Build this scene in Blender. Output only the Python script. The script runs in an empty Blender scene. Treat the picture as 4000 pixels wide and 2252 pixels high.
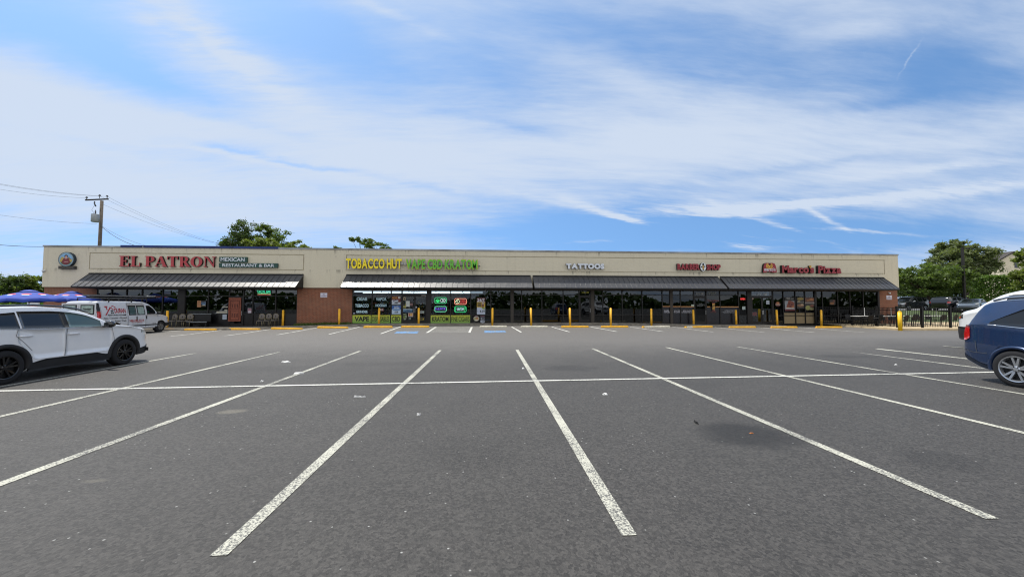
import bpy, bmesh, math, random
import numpy as np
from mathutils import Vector, Matrix
rnd = random.Random(7)
scene = bpy.context.scene
COL = scene.collection
R = math.radians
# ------------------------------------------------------------------ camera
CAM = Vector((0.0, 0.0, 1.65))
YAW, PITCH, F = R(4.28), R(2.395), 1500.6
fw = Vector((math.sin(YAW)*math.cos(PITCH), math.cos(YAW)*math.cos(PITCH), math.sin(PITCH)))
rt = Vector((math.cos(YAW), -math.sin(YAW), 0))
up = rt.cross(fw)
cd = bpy.data.cameras.new('camera'); cam = bpy.data.objects.new('camera', cd); COL.objects.link(cam)
cam.location = CAM; cam.rotation_euler = (R(90)+PITCH, 0, -YAW)
cd.sensor_width = 36; cd.lens = 36*F/4000; cd.clip_end = 3000; cd.clip_start = .05
scene.camera = cam
def ray(sx, sy):
    return (rt*((sx-2000)/F) + up*((1126-sy)/F) + fw)
def sm(t):
    t = max(0., min(1., t)); return t*t*(3-2*t)
def gz(x, y):            # the gentle crown of the car park in front of the shops
    return -.2*sm((abs(x-1)-8)/12)*sm((y-14)/12)+.22*sm((x-12.6)/3.2)*(1-sm((y-13.5)/9))
def gnd(sx, sy, dz=0):   # where a sight line meets the ground
    d = ray(sx, sy); z = 0
    for i in range(8):
        t = (z+dz-CAM.z)/d.z; p = CAM+d*t; z = gz(p.x, p.y)
    return Vector((p.x, p.y, z+dz))
def wall(sx, sy, Y):     # where a sight line meets the vertical plane y = Y
    d = ray(sx, sy); p = CAM+d*(Y/d.y); return p.x, p.z
def far(sx, sy, depth):
    d = ray(sx, sy); return CAM+d*depth
# ------------------------------------------------------------------ materials
def lin(h):
    h = h.lstrip('#'); c = [int(h[i:i+2], 16)/255 for i in (0, 2, 4)]
    return tuple(v/12.92 if v <= .04045 else ((v+.055)/1.055)**2.4 for v in c)+(1,)
class NT:
    def __init__(s, nt): s.nt = nt; s.n = nt.nodes; s.l = nt.links
    def new(s, t, **k):
        n = s.n.new(t)
        for a, v in k.items(): setattr(n, a, v)
        return n
    def put(s, sock, v):
        if isinstance(v, bpy.types.NodeSocket): s.l.new(v, sock)
        elif v is not None: sock.default_value = v
    def math(s, op, a, b=None, c=None, clamp=False):
        n = s.new('ShaderNodeMath', operation=op, use_clamp=clamp)
        s.put(n.inputs[0], a); s.put(n.inputs[1], b); s.put(n.inputs[2], c)
        return n.outputs[0]
    def vmath(s, op, a, b=None, scale=None):
        n = s.new('ShaderNodeVectorMath', operation=op)
        s.put(n.inputs[0], a); s.put(n.inputs[1], b)
        if scale is not None: s.put(n.inputs['Scale'], scale)
        return n.outputs[1] if op in ('LENGTH', 'DISTANCE', 'DOT_PRODUCT') else n.outputs[0]
    def noise(s, vec, scale, detail=3, rough=.5, dist=0):
        n = s.new('ShaderNodeTexNoise'); s.put(n.inputs['Vector'], vec)
        n.inputs['Scale'].default_value = scale; n.inputs['Detail'].default_value = detail
        n.inputs['Roughness'].default_value = rough; n.inputs['Distortion'].default_value = dist
        return n.outputs['Fac']
    def mix(s, f, a, b, blend='MIX'):
        n = s.new('ShaderNodeMix', data_type='RGBA', blend_type=blend); n.clamp_factor = True
        s.put(n.inputs[0], f); s.put(n.inputs[6], a); s.put(n.inputs[7], b); return n.outputs[2]
    def ramp(s, v, lo, hi, a=0., b=1.):
        n = s.new('ShaderNodeMapRange', interpolation_type='SMOOTHSTEP')
        s.put(n.inputs[0], v); n.inputs[1].default_value = lo; n.inputs[2].default_value = hi
        n.inputs[3].default_value = a; n.inputs[4].default_value = b; return n.outputs[0]
    def xyz(s, x, y, z):
        n = s.new('ShaderNodeCombineXYZ'); s.put(n.inputs[0], x); s.put(n.inputs[1], y); s.put(n.inputs[2], z); return n.outputs[0]
    def sep(s, v):
        n = s.new('ShaderNodeSeparateXYZ'); s.put(n.inputs[0], v); return n.outputs
def newmat(name):
    m = bpy.data.materials.new(name); m.use_nodes = True; t = NT(m.node_tree)
    return m, t, m.node_tree.nodes['Principled BSDF']
def setb(b, **k):
    for a, v in k.items(): b.inputs[a].default_value = v
CACHE = {}
def M(name, col, rough=.6, metal=0., spec=.5, var=.12, scale=6., bump=0., bscale=60., coat=0., emit=0.):
    if name in CACHE: return CACHE[name]
    m, t, b = newmat(name); c = lin(col) if isinstance(col, str) else tuple(col)+(1,)
    co = t.new('ShaderNodeTexCoord').outputs['Object']
    if var:
        n = t.noise(co, scale, 4, .6)
        lo = tuple(v*(1-var) for v in c[:3])+(1,); hi = tuple(min(1, v*(1+var)) for v in c[:3])+(1,)
        t.l.new(t.mix(t.ramp(n, .3, .7), lo, hi), b.inputs['Base Color'])
    else: b.inputs['Base Color'].default_value = c
    setb(b, Roughness=rough, Metallic=metal)
    b.inputs['Specular IOR Level'].default_value = spec
    if coat: b.inputs['Coat Weight'].default_value = coat; b.inputs['Coat Roughness'].default_value = .04
    if bump:
        bn = t.new('ShaderNodeBump'); bn.inputs['Strength'].default_value = bump; bn.inputs['Distance'].default_value = .01
        t.l.new(t.noise(co, bscale, 3), bn.inputs['Height']); t.l.new(bn.outputs[0], b.inputs['Normal'])
    if emit:
        b.inputs['Emission Color'].default_value = c; b.inputs['Emission Strength'].default_value = emit; m.cycles.emission_sampling = 'NONE'
    CACHE[name] = m; return m
def glass_mat(name, tint, refl=1.5, rough=0.0):
    if name in CACHE: return CACHE[name]
    m = bpy.data.materials.new(name); m.use_nodes = True; t = NT(m.node_tree); t.n.clear()
    o = t.new('ShaderNodeOutputMaterial'); mx = t.new('ShaderNodeMixShader'); tr = t.new('ShaderNodeBsdfTransparent'); gl = t.new('ShaderNodeBsdfGlossy')
    fr = t.new('ShaderNodeFresnel'); fr.inputs[0].default_value = refl
    tr.inputs[0].default_value = tuple(tint)+(1,); gl.inputs['Roughness'].default_value = rough; gl.inputs[0].default_value = (.9, .95, 1, 1)
    co = t.new('ShaderNodeTexCoord').outputs['Object']
    bn = t.new('ShaderNodeBump'); bn.inputs['Strength'].default_value = .02; bn.inputs['Distance'].default_value = .02
    t.l.new(t.noise(co, .9, 1), bn.inputs['Height']); t.l.new(bn.outputs[0], gl.inputs['Normal'])
    t.l.new(fr.outputs[0], mx.inputs[0]); t.l.new(tr.outputs[0], mx.inputs[1]); t.l.new(gl.outputs[0], mx.inputs[2]); t.l.new(mx.outputs[0], o.inputs[0])
    CACHE[name] = m; return m
# ------------------------------------------------------------------ mesh builder
class MB:
    def __init__(s): s.v = []; s.f = []; s.m = []
    def add(s, verts, faces, mi=0):
        o = len(s.v); s.v.extend(tuple(p) for p in verts); s.f.extend(tuple(i+o for i in f) for f in faces)
        s.m.extend([mi]*len(faces) if isinstance(mi, int) else mi); return s
    def box(s, x0, x1, y0, y1, z0, z1, mi=0):
        return s.add([(x0,y0,z0),(x1,y0,z0),(x1,y1,z0),(x0,y1,z0),(x0,y0,z1),(x1,y0,z1),(x1,y1,z1),(x0,y1,z1)],
              [(0,3,2,1),(4,5,6,7),(0,1,5,4),(1,2,6,5),(2,3,7,6),(3,0,4,7)], mi)
    def cbox(s, c, size, rot=None, mi=0, bev=0):
        h = [v/2 for v in size]; P = []
        for z in (-1, 1):
            for x, y in ((-1,-1),(1,-1),(1,1),(-1,1)):
                p = Vector((x*h[0], y*h[1], z*h[2])); P.append((rot @ p if rot else p)+Vector(c))
        return s.add(P, [(0,3,2,1),(4,5,6,7),(0,1,5,4),(1,2,6,5),(2,3,7,6),(3,0,4,7)], mi)
    def prism(s, pts, y0, y1, mi=0, mside=None):   # outline in x,z (counter-clockwise seen from -y), front at y0
        n = len(pts); V = [(x, y0, z) for x, z in pts]+[(x, y1, z) for x, z in pts]
        F_ = [tuple(range(n)), tuple(range(2*n-1, n-1, -1))]; ms = [mi, mi]
        for i in range(n):
            j = (i+1) % n; F_.append((j, i, i+n, j+n)); ms.append(mi if mside is None else mside)
        return s.add(V, F_, ms)
    def tube(s, pts, r, n=8, mi=0, cap=True):
        pts = [Vector(p) for p in pts]; rs = r if isinstance(r, (list, tuple)) else [r]*len(pts); V = []; F_ = []
        ref = Vector((.123, .31, .94))
        for i, p in enumerate(pts):
            d = (pts[min(i+1, len(pts)-1)]-pts[max(i-1, 0)]).normalized()
            a = d.cross(ref)
            if a.length < .05: a = d.cross(Vector((1, 0, 0)))
            a.normalize(); b = d.cross(a)
            for k in range(n):
                q = 2*math.pi*k/n; V.append(p+(a*math.cos(q)+b*math.sin(q))*rs[i])
        for i in range(len(pts)-1):
            for k in range(n):
                l = (k+1) % n; F_.append((i*n+k, i*n+l, (i+1)*n+l, (i+1)*n+k))
        if cap: F_ += [tuple(range(n-1, -1, -1)), tuple(range((len(pts)-1)*n, len(pts)*n))]
        return s.add(V, F_, mi)
    def lathe(s, prof, n=16, c=(0,0,0), axis='z', mi=0, cap=True):  # prof (r, h)
        V = []; F_ = []
        for r, h in prof:
            for k in range(n):
                q = 2*math.pi*k/n; a, b = r*math.cos(q), r*math.sin(q)
                p = (a, b, h) if axis == 'z' else (a, h, b)
                V.append((p[0]+c[0], p[1]+c[1], p[2]+c[2]))
        for i in range(len(prof)-1):
            for k in range(n):
                l = (k+1) % n; f = (i*n+k, i*n+l, (i+1)*n+l, (i+1)*n+k); F_.append(f if axis == 'z' else f[::-1])
        if cap: F_ += [tuple(range(n-1, -1, -1)), tuple(range((len(prof)-1)*n, len(prof)*n))]
        return s.add(V, F_, mi)
    def disc(s, cx, cz, rx, rz, y0, y1, n=24, mi=0, a0=0, a1=360, mside=None):
        full = abs(a1-a0) >= 360; k = n if full else n+1
        pts = [(cx+rx*math.cos(R(a0+(a1-a0)*i/n)), cz+rz*math.sin(R(a0+(a1-a0)*i/n))) for i in range(k)]
        if not full: pts.append((cx, cz)) if abs(abs(a1-a0)-180) > 1 else None
        return s.prism(pts, y0, y1, mi, mside)
    def build(s, name, mats, parent=None, smooth=False, local=False, bevel=0):
        me = bpy.data.meshes.new(name)
        off = Vector((0, 0, 0))
        if parent is not None and not local:
            p = parent
            while p is not None: off += p.location; p = p.parent
        me.from_pydata([(v[0]-off.x, v[1]-off.y, v[2]-off.z) for v in s.v], [], s.f)
        mats = mats if isinstance(mats, (list, tuple)) else [mats]
        for m in mats: me.materials.append(m)
        if len(mats) > 1: me.polygons.foreach_set('material_index', s.m)
        if smooth: me.polygons.foreach_set('use_smooth', [True]*len(me.polygons))
        me.update(); o = bpy.data.objects.new(name, me); COL.objects.link(o)
        if parent is not None: o.parent = parent
        if bevel:
            b = o.modifiers.new('bevel', 'BEVEL'); b.width = bevel; b.segments = 2; b.limit_method = 'ANGLE'
        return o
def tag(o, label, cat=None, group=None, kind=None):
    if label: o['label'] = label
    if cat: o['category'] = cat
    if group: o['group'] = group
    if kind: o['kind'] = kind
    return o
def thing(name, label, cat, loc=(0,0,0), rz=0, group=None):
    o = bpy.data.objects.new(name, None); COL.objects.link(o); o.location = loc; o.rotation_euler = (0, 0, rz)
    o.empty_display_size = .2
    return tag(o, label, cat, group)
def struct(name, mb, mats, label, smooth=False):
    return tag(mb.build(name, mats, smooth=smooth), label, kind='structure')
def dup(root, loc, rz=0, label=None):
    r = root.copy(); COL.objects.link(r); r.location = loc; r.rotation_euler = (0, 0, rz)
    if label: r['label'] = label
    for ch in list(root.children):
        c = ch.copy(); COL.objects.link(c); c.parent = r
        for g in list(ch.children):
            d = g.copy(); COL.objects.link(d); d.parent = c
    return r
# ------------------------------------------------------------------ lettering
_tc = {}
def glyphs(body, bold=0., solid=True, res=3):
    key = (body, bold, solid)
    if key in _tc: return _tc[key]
    cu = bpy.data.curves.new('lettering', 'FONT'); cu.body = body; cu.size = 1; cu.offset = bold; cu.resolution_u = res
    cu.extrude = .5 if solid else 0; cu.fill_mode = 'BOTH' if solid else 'FRONT'
    ob = bpy.data.objects.new('lettering', cu); COL.objects.link(ob)
    dg = bpy.context.evaluated_depsgraph_get(); dg.update()
    me = bpy.data.meshes.new_from_object(ob.evaluated_get(dg))
    v = [tuple(p.co) for p in me.vertices]; f = [tuple(p.vertices) for p in me.polygons]
    nz = [p.normal.z for p in me.polygons]
    bpy.data.objects.remove(ob); bpy.data.curves.remove(cu); bpy.data.meshes.remove(me)
    _tc[key] = (v, f, nz); return _tc[key]
def text_into(mb, body, X0, X1, Z0, Z1, y, depth=.004, bold=.01, mi=0, mside=None, solid=False):
    """Lettering fitted to the box X0..X1, Z0..Z1 on the plane y, front towards -y."""
    v, f, nz = glyphs(body, bold, solid)
    if not v: return
    a = np.array(v); lo, hi = a.min(0), a.max(0); w = max(1e-6, hi[0]-lo[0]); h = max(1e-6, hi[1]-lo[1])
    P = [(X0+(p[0]-lo[0])/w*(X1-X0), (y-depth*(p[2]+.5)) if solid else y, Z0+(p[1]-lo[1])/h*(Z1-Z0)) for p in v]
    mb.add(P, f, [mi if (mside is None or n > .5) else mside for n in nz])
# ------------------------------------------------------------------ sky and sun
SUN = Vector((-.327, .245, .911)).normalized()
sel = math.asin(SUN.z); saz = math.atan2(SUN.x, SUN.y)
w = bpy.data.worlds.new('World'); scene.world = w; w.use_nodes = True
t = NT(w.node_tree); bg = t.n['Background']
SKY_S = .12
sky = t.new('ShaderNodeTexSky', sky_type='NISHITA'); sky.sun_disc = False
sky.sun_elevation = sel; sky.sun_rotation = saz; sky.air_density = 1.0; sky.dust_density = .6; sky.ozone_density = 1.6
d = t.new('ShaderNodeTexCoord').outputs['Generated']; sx, sy, sz = t.sep(d)
zp = t.math('MAXIMUM', sz, 0.0)
den = t.math('ADD', zp, .16)
P = t.xyz(t.math('DIVIDE', sx, den), t.math('DIVIDE', sy, den), 0.)          # the cloud layer seen as a high flat sheet
warp = t.new('ShaderNodeTexNoise'); t.put(warp.inputs['Vector'], P); warp.inputs['Scale'].default_value = .8; warp.inputs['Detail'].default_value = 3
wv = t.vmath('SCALE', t.vmath('SUBTRACT', warp.outputs['Color'], (.5, .5, .5)), scale=.22)
Pw = t.vmath('ADD', P, wv)
def stretched(v, ang, lx, ly):
    m = t.new('ShaderNodeMapping'); t.put(m.inputs[0], v); m.inputs['Rotation'].default_value = (0, 0, R(ang)); m.inputs['Scale'].default_value = (lx, ly, 1)
    return m.outputs[0]
n1 = t.noise(stretched(Pw, 22, .6, 1.2), 1.3, 5, .52, .0)
n2 = t.noise(stretched(Pw, 30, .5, 2.2), 1.9, 6, .55, .0)
n3 = t.noise(stretched(Pw, 12, .35, 1.4), 4.2, 6, .62, .0)
n4 = t.noise(stretched(Pw, 34, 1.0, 5.), 5., 6, .65, .0)
# gaps and streaks of the layer, each at its own direction: (photo x, y, half width, half height, turn, amount)
yy = t.math('MAXIMUM', sy, .03); A = t.math('DIVIDE', sx, yy); E = t.math('DIVIDE', sz, yy)
front = t.ramp(sy, .03, .25)
wob = t.new('ShaderNodeTexNoise'); t.put(wob.inputs['Vector'], t.xyz(A, t.math('MULTIPLY', E, 2.2), 0.)); wob.inputs['Scale'].default_value = 2.6; wob.inputs['Detail'].default_value = 6; wob.inputs['Roughness'].default_value = .62
wx, wy, wz = t.sep(t.vmath('SUBTRACT', wob.outputs['Color'], (.5, .5, .5)))
A1 = t.math('ADD', A, t.math('MULTIPLY', wx, .24)); E1 = t.math('ADD', E, t.math('MULTIPLY', wy, .10))
A2 = t.math('ADD', A, t.math('MULTIPLY', wx, .09)); E2 = t.math('ADD', E, t.math('MULTIPLY', wy, .045))
def blob(px, py, rx, ry, ang, amp, fine=False):
    dr = ray(px, py); a0, e0 = dr.x/dr.y, dr.z/dr.y; a, e = (A2, E2) if fine else (A1, E1)
    da = t.math('SUBTRACT', a, a0); de = t.math('SUBTRACT', e, e0); c, s_ = math.cos(R(ang)), math.sin(R(ang))
    u = t.math('ADD', t.math('MULTIPLY', da, c*F/rx), t.math('MULTIPLY', de, s_*F/rx))
    v = t.math('ADD', t.math('MULTIPLY', da, -s_*F/ry), t.math('MULTIPLY', de, c*F/ry))
    q = t.math('ADD', t.math('MULTIPLY', u, u), t.math('MULTIPLY', v, v))
    return t.math('MULTIPLY', t.math('POWER', 2.718, t.math('MULTIPLY', q, -1.)), amp)
BL = [(3300, 120, 500, 60, 12, .10), (2500, 330, 420, 50, -14, .10), (400, 200, 380, 40, -22, -.14), (2000, 480, 360, 26, -12, -.12), (3400, 400, 400, 30, 8, -.12), (900, 460, 420, 22, -10, -.10), (100, 20, 420, 170, -15, -.30), (620, 330, 480, 90, -18, -.26), (1250, 130, 420, 130, -20, -.32), (2850, 190, 560, 170, 0, -.30),
      (3700, 260, 380, 260, 10, -.26), (2200, 60, 360, 160, 0, -.14), (1950, 330, 260, 120, -30, -.14),
      (150, 400, 800, 150, -4, .22), (700, 760, 900, 120, -8, .24), (1000, 520, 900, 100, -6, .14), (3000, 470, 900, 110, 2, .16), (2560, 560, 520, 130, 0, .20), (1500, 640, 700, 120, -8, .14), (3600, 560, 600, 90, 10, .12),
      (1100, 620, 330, 18, -9, -.30), (350, 540, 330, 26, -8, -.16), (1780, 745, 240, 20, -8, -.16),
      (2650, 900, 900, 100, 0, -.64), (3500, 930, 800, 60, 4, -.20), (2000, 940, 420, 30, -6, -.1), (700, 950, 800, 50, 0, -.16), (3150, 650, 420, 22, 6, -.14)]
ST = [(2800, 820, 330, 28, 3, .62), (3250, 790, 420, 16, 6, .5), (3050, 880, 300, 14, -18, .4), (3350, 905, 280, 9, -3, .45), (3220, 850, 120, 10, -28, .4), (2420, 850, 190, 14, -19, .5),
      (2560, 880, 420, 9, -12, .28), (2330, 945, 190, 8, 4, .30), (2980, 925, 220, 8, -4, .36), (2940, 955, 150, 20, 0, .42), (3800, 740, 420, 28, 8, .36), (3650, 660, 300, 16, 8, .2),
      (600, 60, 560, 70, -34, .18), (800, 120, 300, 34, -42, .16), (980, 230, 300, 50, -38, .18), (720, 90, 380, 18, -36, .10), (3560, 230, 90, 5, 50, .16), (1420, 10, 300, 22, -22, .15), (900, 598, 260, 8, -5, .2), (1150, 650, 300, 9, -9, .2)]
acc = 0.
for b in BL: acc = t.math('ADD', blob(*b), acc)
accs = 0.
for b in ST: accs = t.math('ADD', blob(*b, fine=True), accs)
acc = t.math('ADD', acc, t.math('MULTIPLY', accs, t.ramp(n4, .25, .75, .45, 1.35)))
dens = t.math('ADD', t.math('MULTIPLY_ADD', acc, front, .60), t.math('MULTIPLY', t.math('SUBTRACT', n4, .5), .26))
dens = t.math('ADD', dens, t.math('MULTIPLY', t.math('SUBTRACT', n1, .5), .55))
dens = t.math('ADD', dens, t.math('MULTIPLY', t.math('SUBTRACT', n2, .5), .42))
dens = t.math('ADD', dens, t.math('MULTIPLY', t.math('SUBTRACT', n3, .5), .22))
cl = t.ramp(dens, .22, .86)
behind = t.ramp(sy, .1, -.5)  # unseen clouds behind the camera, brightened to lift the shaded shop fronts
ccol = t.mix(behind, (.655/SKY_S, .745/SKY_S, .885/SKY_S, 1), (1.62/SKY_S, 1.55/SKY_S, 1.42/SKY_S, 1))
t.l.new(t.vmath('NORMALIZE', t.xyz(sx, sy, t.math('ADD', zp, .30))), sky.inputs['Vector'])
skyc = t.vmath('MULTIPLY', sky.outputs[0], (1.14, 1.48, 1.64))
out = t.mix(t.math('MULTIPLY', cl, .93), skyc, ccol)
t.l.new(out, bg.inputs[0]); bg.inputs[1].default_value = SKY_S
ld = bpy.data.lights.new('sun', 'SUN'); ld.energy = 5; ld.angle = R(.55); ld.color = (1, .95, .87)
lo = bpy.data.objects.new('sun', ld); COL.objects.link(lo); lo.rotation_euler = SUN.to_track_quat('Z', 'Y').to_euler(); lo.location = (0, 0, 60)
scene.view_settings.view_transform = 'Standard'; scene.view_settings.look = 'None'; scene.view_settings.exposure = .0; scene.view_settings.gamma = 1
scene.cycles.max_bounces = 8; scene.cycles.transparent_max_bounces = 16; scene.cycles.sample_clamp_indirect = 2
scene.cycles.use_denoising = True; scene.cycles.denoiser = 'OPENIMAGEDENOISE'; scene.cycles.denoising_input_passes = 'RGB_ALBEDO_NORMAL'; scene.cycles.denoising_prefilter = 'ACCURATE'; scene.cycles.filter_width = 1.15
# ------------------------------------------------------------------ ground
def asphalt(name, base=.07):
    m, t, b = newmat(name)
    pos = t.new('ShaderNodeNewGeometry').outputs['Position']
    big = t.noise(pos, .12, 5, .6); med = t.noise(pos, 1.3, 4, .6); fine = t.noise(pos, 60, 3, .7)
    vo = t.new('ShaderNodeTexVoronoi'); t.put(vo.inputs['Vector'], pos); vo.inputs['Scale'].default_value = 46
    px, py, pz = t.sep(pos)
    agg = t.sep(vo.outputs['Color'])[0]
    v = t.math('MULTIPLY_ADD', t.math('SUBTRACT', big, .5), .5, 1.)
    v = t.math('ADD', v, t.math('MULTIPLY', t.math('SUBTRACT', med, .5), .35))
    v = t.math('ADD', v, t.math('MULTIPLY', t.math('SUBTRACT', fine, .5), 1.3))
    v = t.math('ADD', v, t.math('MULTIPLY', t.math('SUBTRACT', agg, .5), .85))
    # the worn drive lane in front of the shops is paler than the sealed bays
    edge = t.math('ADD', py, t.math('MULTIPLY', t.math('SUBTRACT', med, .5), 2.2))
    lane = t.ramp(edge, 9.5, 18.)
    v = t.math('ADD', v, t.math('MULTIPLY', lane, 1.6))
    # oil: dark patches with edges of their own
    def spot(sx, sy, rx, ry, amt, v):
        c = gnd(sx, sy); q = t.math('ADD', t.math('POWER', t.math('DIVIDE', t.math('SUBTRACT', px, c.x), rx), 2.), t.math('POWER', t.math('DIVIDE', t.math('SUBTRACT', py, c.y), ry), 2.))
        q = t.math('ADD', q, t.math('MULTIPLY', t.math('SUBTRACT', med, .5), 1.6))
        return t.math('MULTIPLY', v, t.ramp(q, 1.3, .15, 1., 1-amt))
    for s_ in [(2935, 1700, .66, .55, .68), (2240, 1437, .75, .55, .35), (3300, 1390, 1.0, .5, .3), (3680, 1800, .5, .35, .28), (1650, 1500, 1., .6, .12), (2700, 1500, .9, .6, .14), (1850, 1760, .7, .6, .1), (1000, 1440, 1.2, .6, .12), (1500, 1420, 1.4, .5, .15)]:
        v = spot(*s_, v)
    v = t.math('MAXIMUM', v, .1)
    col = t.vmath('SCALE', (base*1.07, base, base*.91), scale=v)
    # pale grit and bits of quartz
    vo2 = t.new('ShaderNodeTexVoronoi'); t.put(vo2.inputs['Vector'], pos); vo2.inputs['Scale'].default_value = 26
    r_, g_, b_ = t.sep(vo2.outputs['Color'])
    grit = t.math('MULTIPLY', t.ramp(r_, .972, .99), t.ramp(vo2.outputs['Distance'], .26, .16))
    vo3 = t.new('ShaderNodeTexVoronoi'); t.put(vo3.inputs['Vector'], pos); vo3.inputs['Scale'].default_value = 5
    grit2 = t.math('MULTIPLY', t.ramp(t.sep(vo3.outputs['Color'])[1], .95, .965), t.ramp(vo3.outputs['Distance'], .06, .04))
    col = t.mix(t.math('MAXIMUM', grit, grit2), col, (.30, .30, .285, 1))
    def sand(sx, sy, rx, ry, col):
        c = gnd(sx, sy); q = t.math('ADD', t.math('POWER', t.math('DIVIDE', t.math('SUBTRACT', px, c.x), rx), 2.), t.math('POWER', t.math('DIVIDE', t.math('SUBTRACT', py, c.y), ry), 2.))
        return t.mix(t.math('MULTIPLY', t.ramp(t.math('ADD', q, t.math('MULTIPLY', t.math('SUBTRACT', med, .5), 3.2)), 1.0, -.4), .42), col, (.22, .2, .15, 1))
    col = sand(915, 1606, .24, .16, col); col = sand(370, 1876, .16, .06, col)
    t.l.new(col, b.inputs['Base Color']); setb(b, Roughness=.70)
    b.inputs['Specular IOR Level'].default_value = .5
    bn = t.new('ShaderNodeBump'); bn.inputs['Strength'].default_value = .8; bn.inputs['Distance'].default_value = .009
    t.l.new(t.math('ADD', t.math('MULTIPLY', agg, .7), fine), bn.inputs['Height']); t.l.new(bn.outputs[0], b.inputs['Normal'])
    return m
ASPH = asphalt('asphalt', .040)
m = MB(); X0, X1, Y0, Y1 = -75, 37, -60, 50
def sheet(mb, x0, x1, y0, y1, dx, dy, h, mi=0):
    nx, ny = max(1, round((x1-x0)/dx)), max(1, round((y1-y0)/dy))
    V = [(x0+(x1-x0)*i/nx, y0+(y1-y0)*j/ny) for j in range(ny+1) for i in range(nx+1)]
    mb.add([(x, y, h(x, y)) for x, y in V], [(j*(nx+1)+i, j*(nx+1)+i+1, (j+1)*(nx+1)+i+1, (j+1)*(nx+1)+i) for j in range(ny) for i in range(nx)], mi)
sheet(m, -75, 110, -60, 32.5, 1, .925, gz)
struct('parking_lot', m, ASPH, 'grey asphalt car park with fine aggregate and oil stains', True)
def grassmat(name, c1, c2):
    m, t, b = newmat(name); pos = t.new('ShaderNodeNewGeometry').outputs['Position']
    f = t.math('ADD', t.math('MULTIPLY', t.noise(pos, 3., 5, .7), .6), t.math('MULTIPLY', t.noise(pos, 30., 2, .7), .4))
    t.l.new(t.mix(t.ramp(f, .3, .7), c1, c2), b.inputs['Base Color']); setb(b, Roughness=.9); return m
GRASS = grassmat('grass', (.025, .045, .012, 1), (.07, .10, .025, 1))
m = MB(); m.add([(-1500, -1500, -.6), (1500, -1500, -.6), (1500, 1500, -.6), (-1500, 1500, -.6)], [(0, 1, 2, 3)])
struct('ground', m, GRASS, 'green grassland around the car park')
def bank(x, y): return -.19+1.09*sm((y-34.5)/9)
m = MB(); sheet(m, 37.6, 110, 32.5, 46, 2, .9, bank); struct('lawn', m, GRASS, 'green lawn rising behind the dining patio', True)
m = MB(); m.box(38, 150, 46, 90, .5, .9); struct('rear_parking_lot', m, M('pale asphalt', '#6a6a68', .9, var=.15, scale=2), 'raised asphalt lot with parked cars behind the shops')
# ------------------------------------------------------------------ painted markings
def paintmat(name, col, wear=.5):
    m, t, b = newmat(name); pos = t.new('ShaderNodeNewGeometry').outputs['Position']
    n = t.math('ADD', t.math('MULTIPLY', t.noise(pos, 55, 3, .75), .75), t.math('MULTIPLY', t.noise(pos, 1.2, 3, .6), .35))
    t.l.new(t.mix(t.ramp(n, .40+wear*.16, .52+wear*.16), col, (.10, .10, .095, 1)), b.inputs['Base Color']); setb(b, Roughness=.8)
    return m
WHITE = paintmat('road paint white', (.44, .435, .365, 1), .66); WHITE2 = paintmat('road paint fresh white', (.60, .60, .55, 1), .9); BLUEP = paintmat('road paint blue', (.10, .30, .62, 1), .55)
def strip(mb, a, b, wd, dz=.005, cut=None):
    a, b = Vector(a), Vector(b); a.z = b.z = 0; d = (b-a); L = d.length; d.normalize(); s = Vector((-d.y, d.x, 0))*wd/2; n = max(1, int(L/.5)); V = []
    for i in range(n+1):
        p = a+d*L*i/n
        for q in (p-s, p+s): V.append((q.x, q.y, gz(q.x, q.y)+dz))
    mb.add(V, [(2*i, 2*i+2, 2*i+3, 2*i+1) for i in range(n)])
D = 1.5534
LINES = [((1107,880),(549,1397)),((1300,879),(1583,1346)),((1490,876),(2495,1304)),((1675,873),(2575,1088)),((906,882),(0,1217)),((702,885),(0,1047)),((490,888),(0,972)),
         ((1854.6,871.6),(2575,990.6)),((2030,871),(2484,927)),((2203,869.7),(2430,893)),((2372,869.7),(2428,874.3))]
m = MB()
far_lines = {}
for k, (a, b) in enumerate(LINES):
    pa, pb = gnd(a[0]*D, a[1]*D), gnd(b[0]*D, b[1]*D)
    if b[0] in (0, 2575) or k >= 8:      # runs on past the frame or under a car
        dn = (pb-pa).normalized(); pb = pa+dn*11.4
    strip(m, pa, pb, .112, .005)
struct('bay_lines', m, WHITE, 'worn white lines of the double row of parking bays')
m = MB(); a, b = gnd(0, 983*D), gnd(2480*D, 936*D); dn = (b-a).normalized(); strip(m, a-dn*8, b+dn*12, .10, .009)
struct('row_divider_line', m, WHITE2, 'long white line dividing the two rows of bays')
m = MB()
for a, b in [((600,1300),(718,1289)),((665,1313),(885,1286)),((878,1311),(1058,1285)),((1082,1307),(1240,1279)),((1285,1305),(1405,1276)),((1487,1303),(1566,1275)),((1999,1276),(2036,1297)),((2155,1276),(2225.5,1296)),
             ((2307,1276),(2412,1295)),((2461,1276),(2594,1295)),((2626,1276),(2786,1296)),((2786,1277),(2985,1297)),((2954,1277),(3182,1297.6)),((3117,1277),(3376,1297))]:
    strip(m, gnd(*a), gnd(*b), .11)
struct('storefront_bay_lines', m, WHITE2, 'short white bay lines in front of the shops')
m = MB(); c = [gnd(1668,1299), gnd(1703,1276.5), gnd(1843,1276.8), gnd(1833,1298.5)]
strip(m, c[0], c[1], .14); strip(m, c[3], c[2], .14)
for i in range(9):
    f = (i+.3)/8.6; strip(m, c[0].lerp(c[1], f), c[3].lerp(c[2], f), .075, .009)
struct('access_aisle_hatching', m, WHITE2, 'white hatched access aisle between two blue squares')
m = MB()
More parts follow.
